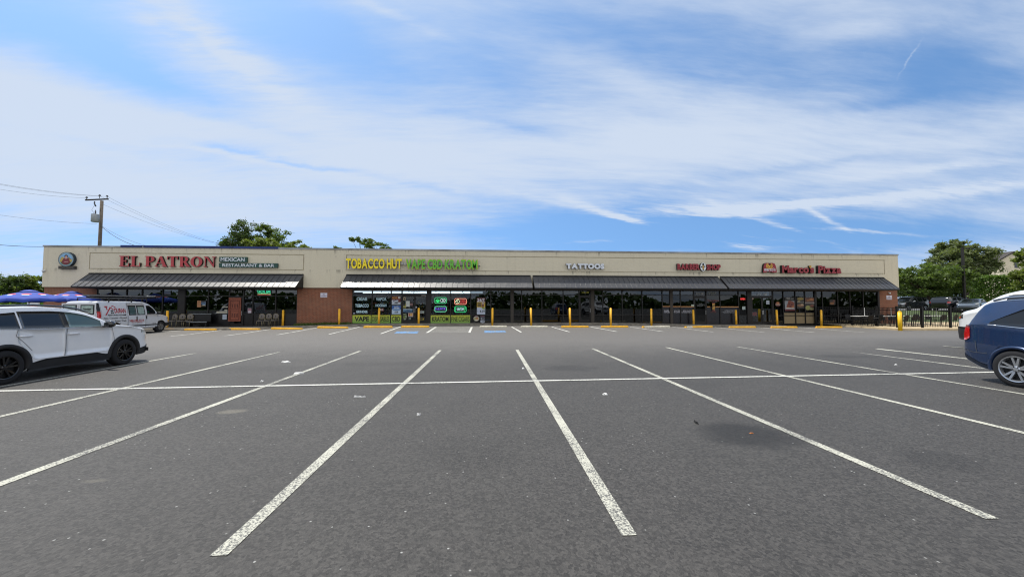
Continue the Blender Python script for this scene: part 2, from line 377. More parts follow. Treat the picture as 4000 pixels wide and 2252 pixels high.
for q in ([(1539.5,1302),(1629,1301.6),(1638.6,1293),(1550,1294)], [(1892,1299),(1978,1298.5),(1973,1291),(1892,1291)]):
    P4 = [gnd(*p) for p in q]; m.add([(p.x, p.y, p.z+.006) for p in P4], [(0,1,2,3)])
struct('accessible_bay_squares', m, BLUEP, 'blue painted squares of the accessible bays')
m = MB()   # worn white wheelchair marks in the squares
for q in ((1588,1298), (1934,1295)):
    p = gnd(*q); z = p.z+.010
    for i in range(14):
        a0, a1 = i*.36, i*.36+.3
        m.add([(p.x+r_*math.cos(a), p.y+r_*math.sin(a), z) for r_, a in ((.2,a0),(.26,a0),(.26,a1),(.2,a1))], [(0,1,2,3)])
    m.box(p.x-.03, p.x+.03, p.y, p.y+.5, z-.002, z); m.box(p.x+.03, p.x+.26, p.y+.1, p.y+.16, z-.002, z)
struct('accessible_bay_symbols', m, WHITE, 'faint white wheelchair symbols in the blue squares')
# ------------------------------------------------------------------ walkway
CONC = M('concrete', '#a49c8c', .85, var=.25, scale=3, bump=.2); CONCD = M('weathered concrete', '#7d776c', .9, var=.3, scale=2.5, bump=.2)
m = MB(); edge = [(-34.5, 31.2), (-30, 31.0), (-27.5, 29.2), (-20.5, 29.3), (-16, 29.7), (-12.5, 30.2), (-8, 30.6), (0, 30.75), (12, 30.7), (20, 30.3), (24.5, 29.4)]
def ey(x):
    for (xa, ya), (xb, yb) in zip(edge, edge[1:]):
        if x <= xb: return ya+(yb-ya)*(x-xa)/(xb-xa)
    return edge[-1][1]
xs = [-34.5+59*i/70 for i in range(71)]; V = []
for x in xs:
    y = ey(x); h = gz(x, y)
    V += [(x, y-.0, h-.1), (x, y, h+.11), (x, y+.02, h+.13), (x, 32.4, gz(x, 31)+.13)]
m.add(V, [(4*i+k, 4*i+4+k, 4*i+5+k, 4*i+1+k) for i in range(70) for k in range(3)])
struct('sidewalk', m, CONCD, 'concrete walkway with kerb along the shop fronts', False)
# ------------------------------------------------------------------ the row of shops
FY = 32.0; FF = FY-.14; GY = FY+.06           # brick plane, stucco front, glass plane
XL, _ = wall(171, 963, FF); XR, _ = wall(3507, 1003, FF)
ZT = (wall(1720, 979.5, FF)[1])               # top of the stucco
ZF = wall(1500, 1124, FF)[1]                  # underside of the stucco
ZA = wall(1700, 1075.5, FF)[1]                # top of the awnings
EYV = FF-1.3; ZE = wall(1700, 1122, EYV)[1]   # eave of the awnings
BZ = -.35
mall = thing('strip_mall', 'long single storey strip mall of brick and beige stucco with black metal awnings', 'building', ((XL+XR)/2, 38, 0))
def eifs():
    m, t, b = newmat('beige stucco'); pos = t.new('ShaderNodeNewGeometry').outputs['Position']; px, py, pz = t.sep(pos)
    f = t.noise(pos, 26, 3, .7); g = t.noise(pos, .5, 4, .6)
    st = t.noise(t.xyz(t.math('MULTIPLY', px, 3.2), 0., t.math('MULTIPLY', pz, .22)), 1., 5, .65)
    c = t.mix(g, (.59, .54, .415, 1), (.64, .59, .46, 1)); c = t.mix(t.ramp(f, .30, .52), (.52, .475, .36, 1), c)
    # weather runs: grey streaks hanging from the coping, the grooves and the sign brackets
    def runs(ztop, ln, thr, amt, c, sc=1.9, seed=0.):
        n = t.noise(t.xyz(t.math('MULTIPLY_ADD', px, sc, seed), seed, t.math('MULTIPLY', pz, .15)), 1., 3, .7)
        lenv = t.ramp(t.math('SUBTRACT', ztop, pz), 0., ln, 1., 0.); on = t.math('LESS_THAN', pz, ztop)
        return t.mix(t.math('MULTIPLY', t.math('MULTIPLY', t.ramp(n, thr, thr+.1), lenv), t.math('MULTIPLY', on, amt)), c, (.21, .19, .155, 1))
    c = t.mix(t.math('MULTIPLY', t.ramp(st, .5, .75), .28), c, (.36, .33, .27, 1))
    c = runs(ZT, .5, .56, .65, c); c = runs(ZT, 1.9, .68, .45, c, 1.1, 4.3); c = runs(GRB, .42, .57, .75, c, 2.6, 9.1); c = runs(GRT, .25, .6, .4, c, 2.2, 2.7)
    t.l.new(c, b.inputs['Base Color']); setb(b, Roughness=.92)
    bn = t.new('ShaderNodeBump'); bn.inputs['Strength'].default_value = .5; bn.inputs['Distance'].default_value = .012
    t.l.new(f, bn.inputs['Height']); t.l.new(bn.outputs[0], b.inputs['Normal']); return m
GRT = wall(1720, 1002, FF)[1]; GRB = wall(1720, 1056, FF)[1]
STUC = eifs()
def brickmat():
    m, t, b = newmat('red brick'); co = t.new('ShaderNodeNewGeometry').outputs['Position']; px, py, pz = t.sep(co)
    br = t.new('ShaderNodeTexBrick'); t.put(br.inputs['Vector'], t.xyz(t.math('ADD', px, py), pz, 0.)); br.inputs['Scale'].default_value = 1
    br.inputs['Brick Width'].default_value = .215; br.inputs['Row Height'].default_value = .077; br.inputs['Mortar Size'].default_value = .009; br.inputs['Mortar Smooth'].default_value = .2
    br.inputs['Color1'].default_value = lin('#87492f'); br.inputs['Color2'].default_value = lin('#6f3a27'); br.inputs['Mortar'].default_value = lin('#94806c')
    n = t.noise(co, 1.1, 5, .6); c = t.mix(t.ramp(n, .35, .85, 0., .45), br.outputs[0], (.13, .055, .033, 1)); 
    t.l.new(c, b.inputs['Base Color']); setb(b, Roughness=.88); return m
BRICK = brickmat()
ALU = M('bronze frame', '#1c1a19', .42, .3, var=.2, scale=2); BLACKM = M('black metal', '#101012', .5, .2); CAPM = M('coping metal', '#8d8f90', .5, .5, var=.3, scale=.7)
# stucco front: slabs leave the drafted grooves between them
GW = .075
panels = [(wall(354, 987, FF)[0], wall(1185, 996, FF)[0]), (wall(1356, 999, FF)[0], wall(3452, 1023, FF)[0])]
m = MB(); m.box(XL, XR, FF+.07, FY+.2, ZF, ZT)                                  # backing
m.box(XL, XR, FF, FF+.07, ZF, GRB-GW); m.box(XL, XR, FF, FF+.07, GRT+GW, ZT)
xs = [XL]+[v for p in panels for v in p]+[XR]
for i in range(0, 6, 2): m.box(xs[i], xs[i+1]-(GW if i < 4 else 0) if i < 4 else xs[i+1], FF, FF+.07, GRB-GW, GRT+GW) if i == 0 else m.box(xs[i]+GW, xs[i+1]-(GW if i < 4 else 0), FF, FF+.07, GRB-GW, GRT+GW)
for a, b in panels: m.box(a, b, FF, FF+.07, GRB, GRT)
m.box(XL, XL+.3, FY+.2, 54, ZF, ZT); m.box(XR-.3, XR, FY+.2, 54, ZF, ZT); m.box(XL+.3, XR-.3, 53.7, 54, BZ, ZT)
m.build('fascia', STUC, mall)
m = MB(); m.box(XL-.04, XR+.04, FF-.04, FY+.25, ZT, ZT+.13); m.box(XL-.04, XL+.3, FY+.25, 54, ZT, ZT+.13); m.box(XR-.3, XR+.04, FY+.25, 54, ZT, ZT+.13)
for i in range(24): m.box(XL+1+i*3, XL+1.02+i*3, FF-.045, FF-.039, ZT, ZT+.135)
m.build('coping', CAPM, mall)
m = MB()
bl = [(470, 552), (560, 762), (764, 908), (910, 1086)]
for a, b in bl: m.box(wall(a, 963, FF-.07)[0], wall(b, 970, FF-.07)[0], FF-.07, FF+.5, ZT+.02, ZT+.19)
m.build('blue_coping', M('blue metal trim', '#0e2763', .5, .1, var=.25, scale=1.5), mall)
m = MB(); m.box(XL+.3, XR-.3, FY+.2, 53.7, ZT-.6, ZT-.5); m.build('roof', M('roof membrane', '#8b8b88', .9), mall)
def pier(a, b):
    x0, x1 = wall(a, 1200, FY)[0], wall(b, 1200, FY)[0]; return max(x0, XL+.03), min(x1, XR-.03)
piers = [pier(160, 375), pier(1160, 1375), pier(3436, 3520)]
for a, b in piers:
    m = MB(); m.box(a, b, FY, FY+.5, BZ, ZF-.0); m.build('brick_pier', BRICK, mall)
for a, b in ((XL+.03, XL+.4), (XR-.4, XR-.03)): m = MB(); m.box(a, b, FY+.5, 53.6, BZ, ZF); m.build('side_wall', BRICK, mall)
m = MB(); SOF = M('soffit trim', '#4a4238', .7)
for a, b in ((piers[0][1], piers[1][0]), (piers[1][1], piers[2][0])): m.box(a, b, FF+.02, FY+.1, ZF-.14, ZF-.002)
m.build('header_beam', SOF, mall)
# interiors
FLR = M('shop floor', '#3a3733', .6); INW = M('shop wall', '#2c2a28', .9, var=.4, scale=.6); CEI = M('shop ceiling', '#3a3a3a', .9)
m = MB(); ZTH = ZF-.14
m.box(XL+.5, XR-.5, FY+.2, 46, -.2, .12); m.build('shop_floor', FLR, mall)
m = MB(); m.box(XL+.5, XR-.5, 46, 46.2, .12, ZF+.4)
for s_ in (1268, 1990, 2623, 2905): x = wall(s_, 1200, FY)[0]; m.box(x-.08, x+.08, FY+.25, 46, .12, ZF+.4)
m.build('shop_partition', INW, mall)
m = MB(); m.box(XL+.5, XR-.5, FY+.3, 46.2, ZF+.4, ZF+.5); m.build('shop_ceiling', CEI, mall)
# glazing -------------------------------------------------------
GLS = glass_mat('shop glass', (.34, .37, .39), 1.62)
GLD = glass_mat('dark shop glass', (.16, .17, .18), 1.48)
GLT = glass_mat('clear shop glass', (.74, .77, .78), 1.36)
FILM = M('navy window film', '#14161f', .25, var=.1); TAN = M('tan window panel', '#8d7c5e', .8, var=.15, scale=20); GREYP = M('grey door poster', '#5c6067', .6)
def zat(sx, sy): return wall(sx, sy, FY)[1]
ZTR1 = zat(700, 1155); ZTR2 = zat(2300, 1151.5); ZRL1 = zat(950, 1225); ZRL2 = zat(1900, 1229.5)
def base(x): return gz(x, 31)+.13
def window(a, b, zt, zr, sections, mull=.035, names='window', lowmat=None):
    """One storefront bay between photo columns a and b; sections lists (z0, z1, material)."""
    x0, x1 = wall(a, 1200, FY)[0], wall(b, 1200, FY)[0]; zb = base((x0+x1)/2)
    m = MB(); T = ZTH; y0, y1 = FY-.0, FY+.12
    m.box(x0, x0+mull, y0, y1, zb, T); m.box(x1-mull, x1, y0, y1, zb, T)
    zs = [zb]+[z for z in (zr, zt) if z]+[T]
    m.box(x0+mull, x1-mull, y0, y1, zb, zb+.06); m.box(x0+mull, x1-mull, y0, y1, T-.05, T)
    for z in zs[1:-1]: m.box(x0+mull, x1-mull, y0, y1, z-.03, z+.03)
    f = m.build(names, ALU, mall)
    for i in range(len(zs)-1):
        za = zs[i]+(.06 if i == 0 else .03); zc = zs[i+1]-(.05 if i == len(zs)-2 else .03)
        g = MB(); g.box(x0+mull, x1-mull, GY, GY+.012, za, zc); g.build('pane', sections[i], f)
    return f
def post(a, b, mat=None):
    x0, x1 = wall(a, 1200, FY)[0], wall(b, 1200, FY)[0]; m = MB(); m.box(x0, x1, FY-.02, FY+.2, base((x0+x1)/2), ZTH); m.build('post', mat or ALU, mall)
def door(a, b, zt, double=False, glass=GLD, handle_side=1):
    x0, x1 = wall(a, 1200, FY)[0], wall(b, 1200, FY)[0]; zb = base((x0+x1)/2); m = MB(); y0, y1 = FY+.0, FY+.12
    m.box(x0, x0+.05, y0, y1, zb, ZTH); m.box(x1-.05, x1, y0, y1, zb, ZTH); m.box(x0+.05, x1-.05, y0, y1, zt-.05, zt+.03); m.box(x0+.05, x1-.05, y0, y1, ZTH-.05, ZTH)
    f = m.build('door_frame', ALU, mall); g = MB(); g.box(x0+.05, x1-.05, GY, GY+.012, zt+.03, ZTH-.05); g.build('pane', glass, f)
    n = 2 if double else 1; wd = (x1-x0-.1)/n
    for i in range(n):
        u, v = x0+.05+wd*i+.008, x0+.05+wd*(i+1)-.008; m = MB(); s_ = .075
        m.box(u, u+s_, y0+.02, y0+.07, zb+.01, zt-.06); m.box(v-s_, v, y0+.02, y0+.07, zb+.01, zt-.06); m.box(u+s_, v-s_, y0+.02, y0+.07, zb+.01, zb+.24); m.box(u+s_, v-s_, y0+.02, y0+.07, zt-.17, zt-.06)
        o = m.build('door', ALU, mall)
        g = MB(); g.box(u+s_, v-s_, y0+.04, y0+.05, zb+.24, zt-.17); g.build('pane', glass, o)
        h = MB(); hx = (v-.04) if (i == 0) == (handle_side > 0) else u+.04; h.tube([(hx, y0-.05, zb+.85), (hx, y0-.05, zb+1.2)], .014); h.tube([(hx, y0-.05, zb+.87), (hx, y0+.02, zb+.87)], .01); h.tube([(hx, y0-.05, zb+1.18), (hx, y0+.02, zb+1.18)], .01)
        h.build('handle', M('steel', '#b9b9b9', .3, .9), o)
# shop 101: restaurant
S3 = [GLD, GLS, GLS]
DKP = M('black infill panel', '#0d0d10', .35, var=.2)
for a, b in ((375, 433), (433, 491), (491, 552), (552, 633), (633, 695), (721, 812), (812, 894), (950, 987), (987, 1076), (1076, 1160)): window(a, b, ZTR1, ZRL1, [DKP, GLS, GLS])
post(695, 721)
door(894, 950, zat(920, 1157), glass=GLD)
# shop 103: tobacco
S4 = [GLD, GLT, GLT]
for a, b in ((1376, 1453), (1453, 1527), (1527, 1569)): window(a, b, zat(1450, 1148), ZRL2, S4)
door(1569, 1669, zat(1620, 1150), True, GLT)
post(1669, 1683)
for a, b in ((1683, 1760), (1760, 1838.5)): window(a, b, zat(1760, 1149), ZRL2, S4)
window(1838.5, 1917, zat(1880, 1149.5), ZRL2, [GLD, GLS, GLS]); window(1917, 1995, zat(1950, 1149.5), ZRL2, [GLD, GLS, GLS])
post(1995, 2006, M('taupe post', '#3a342d', .6))
# shop 105: tattoos
for a, b in ((2006, 2038), (2038, 2117), (2117, 2200), (2200, 2262)): window(a, b, ZTR2, ZRL2, [GLD, GLS, GLS])
door(2262, 2309, zat(2285, 1154), glass=GLD)
post(2309, 2321, M('taupe post', '#3a342d', .6))
for a, b in ((2321, 2355), (2355, 2431), (2431, 2509), (2509, 2588)): window(a, b, ZTR2, ZRL2, [GLD, GLS, GLS])
# shop 107: barber
window(2588, 2618, ZTR2, zat(2600, 1199), [FILM, GLD, GLS]); post(2618, 2628, M('taupe post', '#3a342d', .6)); window(2628, 2659, ZTR2, zat(2640, 1199), [FILM, GLD, GLS]); window(2659, 2711, ZTR2, zat(2680, 1199), [FILM, GLD, GLS])
door(2711, 2760, zat(2735, 1156), glass=GLD)
window(2760, 2813.6, ZTR2, zat(2790, 1199.5), [FILM, GLD, GLD]); window(2813.6, 2886, ZTR2, zat(2850, 1199.5), [FILM, GLD, GLD])
# shop 109: pizza
window(2886, 2920, None, zat(2905, 1231.5), [GLS, GLD]); post(2920, 2935)
door(2935, 3021, zat(2980, 1156), True, GLS)
window(3021, 3061, None, zat(3040, 1232), [GLD, GLD])
for a, b in ((3061, 3108), (3108, 3146), (3146, 3183)): window(a, b, zat(3100, 1219.5), zat(3100, 1231.5), [TAN, TAN, GLD])
post(3183, 3190)
for a, b in ((3190, 3214), (3214, 3274), (3274, 3322), (3322, 3374), (3374, 3431)): window(a, b, None, zat(3300, 1232), [GLD, GLD])
post(3431, 3437)
# awnings -------------------------------------------------------
def awnmat():
    m, t, b = newmat('awning metal'); co = t.new('ShaderNodeNewGeometry').outputs['Position']
    n = t.noise(co, 1.3, 5, .6); t.l.new(t.mix(n, (.022, .022, .025, 1), (.042, .042, .046, 1)), b.inputs['Base Color']); setb(b, Metallic=.0)
    b.inputs['Specular IOR Level'].default_value = 1.
    t.l.new(t.ramp(t.noise(co, 2.2, 4, .6), .3, .7, .38, .48), b.inputs['Roughness'])
    bn = t.new('ShaderNodeBump'); bn.inputs['Strength'].default_value = .12; bn.inputs['Distance'].default_value = .02; t.l.new(t.noise(co, 1.6, 2), bn.inputs['Height']); t.l.new(bn.outputs[0], b.inputs['Normal'])
    return m
AWN = awnmat()
def awning(a, b):
    x0, x1 = wall(a, 1075, FF)[0], wall(b, 1085, FF)[0]; y1, y0 = FF-.005, EYV
    m = MB(); th = .04
    sl = (ZA-ZE)/(y1-y0)
    m.add([(x0, y0, ZE), (x1, y0, ZE), (x1, y1, ZA), (x0, y1, ZA), (x0, y0, ZE-th), (x1, y0, ZE-th), (x1, y1, ZA-th), (x0, y1, ZA-th)],
          [(0, 1, 2, 3), (7, 6, 5, 4), (0, 4, 5, 1), (3, 2, 6, 7), (0, 3, 7, 4), (1, 5, 6, 2)])
    n = round((x1-x0)/.43)
    for i in range(n+1):    # standing seams
        x = x0+.012+(x1-x0-.024)*i/n; w_ = .012; h = .04
        m.add([(x-w_, y0-.002, ZE+.001), (x+w_, y0-.002, ZE+.001), (x+w_, y1-.02, ZA+.001-.02*sl), (x-w_, y1-.02, ZA+.001-.02*sl), (x-w_, y0-.002, ZE+h), (x+w_, y0-.002, ZE+h), (x+w_, y1-.02, ZA+h-.02*sl), (x-w_, y1-.02, ZA+h-.02*sl)],
              [(0,3,2,1),(4,5,6,7),(0,1,5,4),(1,2,6,5),(2,3,7,6),(3,0,4,7)])
    o = m.build('awning', AWN, mall)
    g = MB()
    for xa, xb in ((x0+.003, x0+.025), (x1-.025, x1-.003)):
        tri = [(y0+.02, ZE-th-.003), (y1-.01, ZE-th-.003), (y1-.01, ZA-th-.01)]
        V = [(xa, y, z) for y, z in tri]+[(xb, y, z) for y, z in tri]; g.add(V, [(0,2,1),(3,4,5),(0,1,4,3),(1,2,5,4),(2,0,3,5)])
    g.build('end_panel', BLACKM, o)
    f = MB(); f.box(x0, x1, y0-.012, y0-.003, ZE-.09, ZE+.004); f.box(x0, x1, y1-.06, y1-.004, ZA-.0, ZA+.06); f.build('edge_trim', BLACKM, o)
    s_ = MB(); s_.box(x0+.03, x1-.03, y0+.03, FF+.01, ZE-.11, ZE-.08); s_.build('soffit', M('awning soffit', '#2a2622', .8), o)
for a, b in ((349, 1186), (1353.5, 2072.5), (2080.5, 2803), (2811, 3452)): awning(a, b)
# strip light tubes and shelves of the tobacco shop
TUBE = M('fluorescent tube', '#eaf6ff', .5, var=0, emit=2.6)
m = MB()
x0, x1 = wall(1384, 1140, 36)[0], wall(1886, 1140, 36)[0]
for yy_, sy in ((36.0, 1138.5), (38.5, 1143.5)):
    z = wall(1600, sy, yy_)[1]; k = 0; x = x0
    while x < x1: m.box(x, min(x+2.4, x1), yy_, yy_+.05, z-.035, z+.035); x += 2.46
m.build('ceiling_tube_light', TUBE, mall)
SHC = [M('goods %s' % c, c, .5, var=.3, scale=9) for c in ('#c8c8c4', '#7c8a72', '#9a4a38', '#3d5a86', '#c0a24a', '#2f2f30')]
m = MB(); r2 = random.Random(5)
for x, yb in [(wall(1390+i*33, 1200, 37)[0], 39+.8*(i % 3)) for i in range(15)]:
    m.box(x-.55, x+.55, yb, yb+.35, .13, 2.0, 5)
    for sh in range(5):
        z = .35+sh*.34; xx = x-.52
        while xx < x+.46:
            w_ = r2.uniform(.05, .16); m.box(xx, xx+w_*.9, yb-.13, yb-.005, z, z+r2.uniform(.1, .26), r2.randrange(5)); xx += w_
m.build('goods_shelf', SHC, mall)
# ------------------------------------------------------------------ wall signs
def wbox(s, Y):   # photo box (x0, y0, x1, y1) -> X0, X1, Z0, Z1 on plane Y
    x0, y0, x1, y1 = s; a = wall(x0, y0, Y); b = wall(x1, y1, Y); return a[0], b[0], b[1], a[1]
RETURN = M('sign return black', '#0b0b0d', .5, var=.1)
def letter_sign(root, body, s, depth, face, side=None, bold=.02, gap=.10, space=.34, name='letter', y=None, hs=None):
    """Separate channel letters spread over the photo box s, standing on the stucco."""
    yb = y if y is not None else FF-.02; X0, X1, Z0, Z1 = wbox(s, yb-depth); infos = []; pen = 0.
    for ch in body:
        if ch == ' ': pen += space; continue
        v, f, nz = glyphs(ch, bold, True); a = np.array(v); lo, hi = a.min(0), a.max(0)
        infos.append((v, f, nz, lo, pen)); pen += hi[0]-lo[0]+gap
    total = pen-gap; kx = (X1-X0)/total
    zlo = min(i[3][1] for i in infos); zhi = max(np.array(i[0]).max(0)[1] for i in infos); kz = (Z1-Z0)/(zhi-zlo)
    for v, f, nz, lo, pn in infos:
        m = MB(); m.add([(X0+(pn+p[0]-lo[0])*kx, yb-depth*(p[2]+.5), Z0+(p[1]-zlo)*kz) for p in v], f, [0 if n > .5 else 1 for n in nz])
        m.build(name, [face, side or RETURN], root)
def sign(name, label, s, cat='sign', group=None):
    X0, X1, Z0, Z1 = wbox(s, FF); return thing(name, label, cat, ((X0+X1)/2, FF, Z0), 0, group)
REDF = M('red sign face', '#a8333a', .35, var=.12, scale=1.5); YELF = M('yellow sign face', '#efd81c', .4, var=.05); GRNF = M('green sign face', '#58b436', .4, var=.08); WHF = M('white sign face', '#cfd4dc', .35, var=.04); DRED = M('dark red sign face', '#8e2430', .4, var=.1)
LIME = M('lime letter edge', '#a9b82a', .5, var=.05)
# serif letters of the restaurant, drawn as outlines on a unit box
def ring(cx, cz, rx, rz, ix, iz, a0=0, a1=360, n=22):
    o = [(cx+rx*math.cos(R(a0+(a1-a0)*i/n)), cz+rz*math.sin(R(a0+(a1-a0)*i/n))) for i in range(n+1)]
    i_ = [(cx+ix*math.cos(R(a0+(a1-a0)*i/n)), cz+iz*math.sin(R(a0+(a1-a0)*i/n))) for i in range(n+1)]
    return [[o[k], o[k+1], i_[k+1], i_[k]] for k in range(n)]
def rc(a, b, c, d): return [(a, b), (c, b), (c, d), (a, d)]
SER = {
 'E': (.8, [rc(.10,.06,.34,.94), rc(0,.93,.76,1), rc(.69,.7,.76,.93), rc(0,0,.8,.07), rc(.73,.07,.8,.33), rc(.34,.47,.56,.54), rc(.51,.36,.57,.65)]),
 'L': (.78, [rc(.10,.06,.34,.94), rc(0,.93,.46,1), rc(0,0,.78,.07), rc(.71,.07,.78,.36)]),
 'P': (.78, [rc(.10,.06,.34,.94), rc(0,0,.46,.07), rc(0,.93,.42,1)]+ring(.42,.72,.36,.28,.13,.21,-90,90)+[rc(.34,.44,.42,.51)]),
 'A': (.98, [[(.46,1),(.37,.93),(.06,.06),(.14,.06)], [(.46,1),(.56,1),(.92,.06),(.66,.06),(.40,.80)], rc(.2,.3,.68,.37), rc(0,0,.28,.07), rc(.56,0,.98,.07)]),
 'T': (.86, [rc(.31,.06,.55,.94), rc(0,.93,.86,1), rc(0,.68,.07,.93), rc(.79,.68,.86,.93), rc(.2,0,.66,.07)]),
 'R': (.92, [rc(.10,.06,.34,.94), rc(0,0,.46,.07), rc(0,.93,.42,1)]+ring(.42,.74,.34,.26,.11,.19,-90,90)+[rc(.34,.48,.42,.55), [(.36,.49),(.58,.53),(.90,.06),(.62,.06)], rc(.6,0,.94,.07)]),
 'O': (.98, ring(.49,.5,.49,.5,.22,.43)),
 'N': (.98, [rc(.10,.06,.17,.94), rc(.80,0,.87,.94), rc(0,0,.28,.07), rc(0,.93,.3,1), rc(.68,.93,.98,1), [(.16,.94),(.36,.94),(.87,.12),(.87,0),(.80,0)]])}
root = sign('restaurant_sign', 'red serif channel letters reading EL PATRON on the stucco', (466, 998, 841, 1043))
s = (466, 998.5, 841, 1042.5); yb = FF-.02; dp = .14; X0, X1, Z0, Z1 = wbox(s, yb-dp)
seq = [('E', 0), ('L', .9), ('P', 2.05), ('A', 2.86), ('T', 3.84), ('R', 4.80), ('O', 5.74), ('N', 6.82)]; tot = 6.82+.98
for ch, pn in seq:
    m = MB()
    for k, poly in enumerate(SER[ch][1]):
        pts = [(X0+(pn+p[0])/tot*(X1-X0), Z0+p[1]*(Z1-Z0)) for p in poly]
        ar = sum(pts[i][0]*pts[(i+1) % len(pts)][1]-pts[(i+1) % len(pts)][0]*pts[i][1] for i in range(len(pts)))
        if ar < 0: pts = pts[::-1]
        m.prism(pts, yb-dp-.0006*k, yb, 0, 1)
    m.build('letter', [REDF, RETURN], root)
DGR = M('dark green sign box', '#14423a', .4, var=.15, scale=2)
for nm, body, s, lab in (('cuisine_sign', 'MEXICAN', (856, 1002.3, 964, 1024), 'dark green box sign reading MEXICAN beside the red letters'), ('cuisine_sign', 'RESTAURANT & BAR', (855, 1026.3, 1084, 1045.2), 'long dark green box sign reading RESTAURANT & BAR')):
    X0, X1, Z0, Z1 = wbox(s, FF-.16); r_ = thing(nm, lab, 'sign', ((X0+X1)/2, FF, Z0)); m = MB(); m.box(X0, X1, FF-.16, FF-.003, Z0, Z1); m.build('sign_box', DGR, r_, bevel=.01)
    m = MB(); p = .16*(Z1-Z0); text_into(m, body, X0+(X1-X0)*.06, X1-(X1-X0)*(.08 if 'M' == body[0] else .055), Z0+p, Z1-p, FF-.163, .004, .016, 0, 0, True); m.build('lettering', WHF, r_)
# round restaurant emblem: a man in a red coat before yellow fields
X0, X1, Z0, Z1 = wbox((229, 983.5, 287, 1041), FF-.2); cx, cz, r0 = (X0+X1)/2, (Z0+Z1)/2, (Z1-Z0)/2
root = thing('emblem_sign', 'round painted emblem of a man in a red coat above a dark plate', 'sign', (cx, FF, Z0-.2))
cols = [M('emblem %s' % c, c, .5, var=.15, scale=8) for c in ('#1d2f3c', '#7f98a2', '#76a4c8', '#b39a45', '#42603e', '#6e1f2a', '#3b2a22', '#b98f86', '#8b6b2f')]
m = MB(); m.disc(cx, cz, r0, r0, FF-.2, FF-.003, 40, 0); m.disc(cx, cz, r0*.93, r0*.93, FF-.204, FF-.2, 40, 1)
y = FF-.204
m.disc(cx, cz, r0*.78, r0*.78, y-.003, y, 40, 2)
m.disc(cx, cz-.02*r0, r0*.78, r0*.74, y-.006, y-.002, 24, 3, 180, 360); m.prism([(cx-.72*r0, cz), (cx-.2*r0, cz), (cx-.3*r0, cz+.3*r0), (cx-.55*r0, cz+.33*r0)], y-.006, y-.002, 3); m.prism([(cx+.2*r0, cz), (cx+.74*r0, cz), (cx+.5*r0, cz+.15*r0), (cx+.3*r0, cz+.35*r0)], y-.006, y-.002, 8)
m.disc(cx, cz-.35*r0, r0*.66, r0*.42, y-.008, y-.004, 24, 4, 180, 360)
m.prism([(cx-.55*r0, cz-.42*r0), (cx-.22*r0, cz-.72*r0), (cx+.2*r0, cz-.72*r0), (cx+.58*r0, cz-.42*r0), (cx+.36*r0, cz+.1*r0), (cx+.12*r0, cz+.2*r0), (cx-.16*r0, cz+.2*r0), (cx-.36*r0, cz+.05*r0)], y-.011, y-.007, 5)
m.disc(cx+.02*r0, cz+.42*r0, r0*.22, r0*.2, y-.013, y-.008, 20, 6); m.disc(cx+.02*r0, cz+.28*r0, r0*.15, r0*.2, y-.016, y-.01, 20, 7); m.prism([(cx-.08*r0, cz+.16*r0), (cx+.02*r0, cz-.02*r0), (cx+.1*r0, cz+.16*r0)], y-.0155, y-.01, 7)
m.prism([(cx-.24*r0, cz-.42*r0), (cx+.3*r0, cz-.36*r0), (cx+.34*r0, cz-.28*r0), (cx-.2*r0, cz-.34*r0)], y-.017, y-.01, 7)
m.build('disc', cols, root)
m = MB(); a, b, c, e = wbox((228, 1038, 290, 1050), FF-.2); m.box(a, b, FF-.2, FF-.01, c, e, 0); text_into(m, 'EL PATRON', a+.08, b-.1, c+.06, e-.05, FF-.204, .004, .0, 1); m.build('name_plate', [M('dark plate', '#3a3731', .7), M('worn plate letters', '#5d574c', .7)], root)
# tobacco shop
root = sign('tobacco_sign', 'tall yellow channel letters reading TOBACCO HUT on a raceway', (1352, 1008, 1569, 1050)); letter_sign(root, 'TOBACCO HUT', (1352, 1008, 1569, 1050), .13, YELF, bold=.035, gap=.05, space=.26, y=FF-.17)
a, b, c, e = wbox((1356, 1022, 1576, 1033), FF-.15); m = MB(); m.box(a, b, FF-.155, FF-.002, c, e); m.build('raceway', M('grey raceway', '#a7a6a0', .5), root)
root = sign('vape_sign', 'green channel letters with lime edges reading VAPE CBD KRATOM', (1585, 1010, 1866, 1053)); letter_sign(root, 'VAPE CBD KRATOM', (1585, 1010, 1866, 1053), .13, LIME, bold=.035, gap=.05, space=.26, y=FF-.17); letter_sign(root, 'VAPE CBD KRATOM', (1588, 1013, 1863, 1050), .012, GRNF, GRNF, bold=.02, gap=.08, space=.29, y=FF-.302, name='letter_face')
a, b, c, e = wbox((1577, 1025, 1868, 1036), FF-.15); m = MB(); m.box(a, b, FF-.155, FF-.002, c, e); m.build('raceway', M('grey raceway', '#a7a6a0', .5), root)
root = sign('tattoo_sign', 'white block letters with black sides reading TATTOOS', (2211, 1028, 2361, 1050)); letter_sign(root, 'TATTOOS', (2212, 1028, 2361, 1050.5), .2, WHF, bold=.075, gap=-.01)
root = sign('barber_sign', 'dark red block letters reading BARBER SHOP with an oval between', (2645, 1029, 2815, 1055))
letter_sign(root, 'BARBER', (2646, 1029, 2734, 1053.5), .2, DRED, bold=.055, gap=.02); letter_sign(root, 'SHOP', (2760, 1031.5, 2816, 1054.5), .2, DRED, bold=.055, gap=.02)
a, b, c, e = wbox((2735.5, 1025.5, 2758.5, 1058), FF-.24); ox, oz, rx, rz = (a+b)/2, (c+e)/2, (b-a)/2, (e-c)/2
m = MB(); m.disc(ox, oz, rx, rz, FF-.24, FF-.002, 32, 0, mside=1); y = FF-.243
m.box(ox-.28*rx, ox+.28*rx, y, y+.004, oz+.42*rz, oz+.86*rz, 1); m.box(ox-.42*rx, ox+.42*rx, y-.001, y+.004, oz+.40*rz, oz+.5*rz, 1)
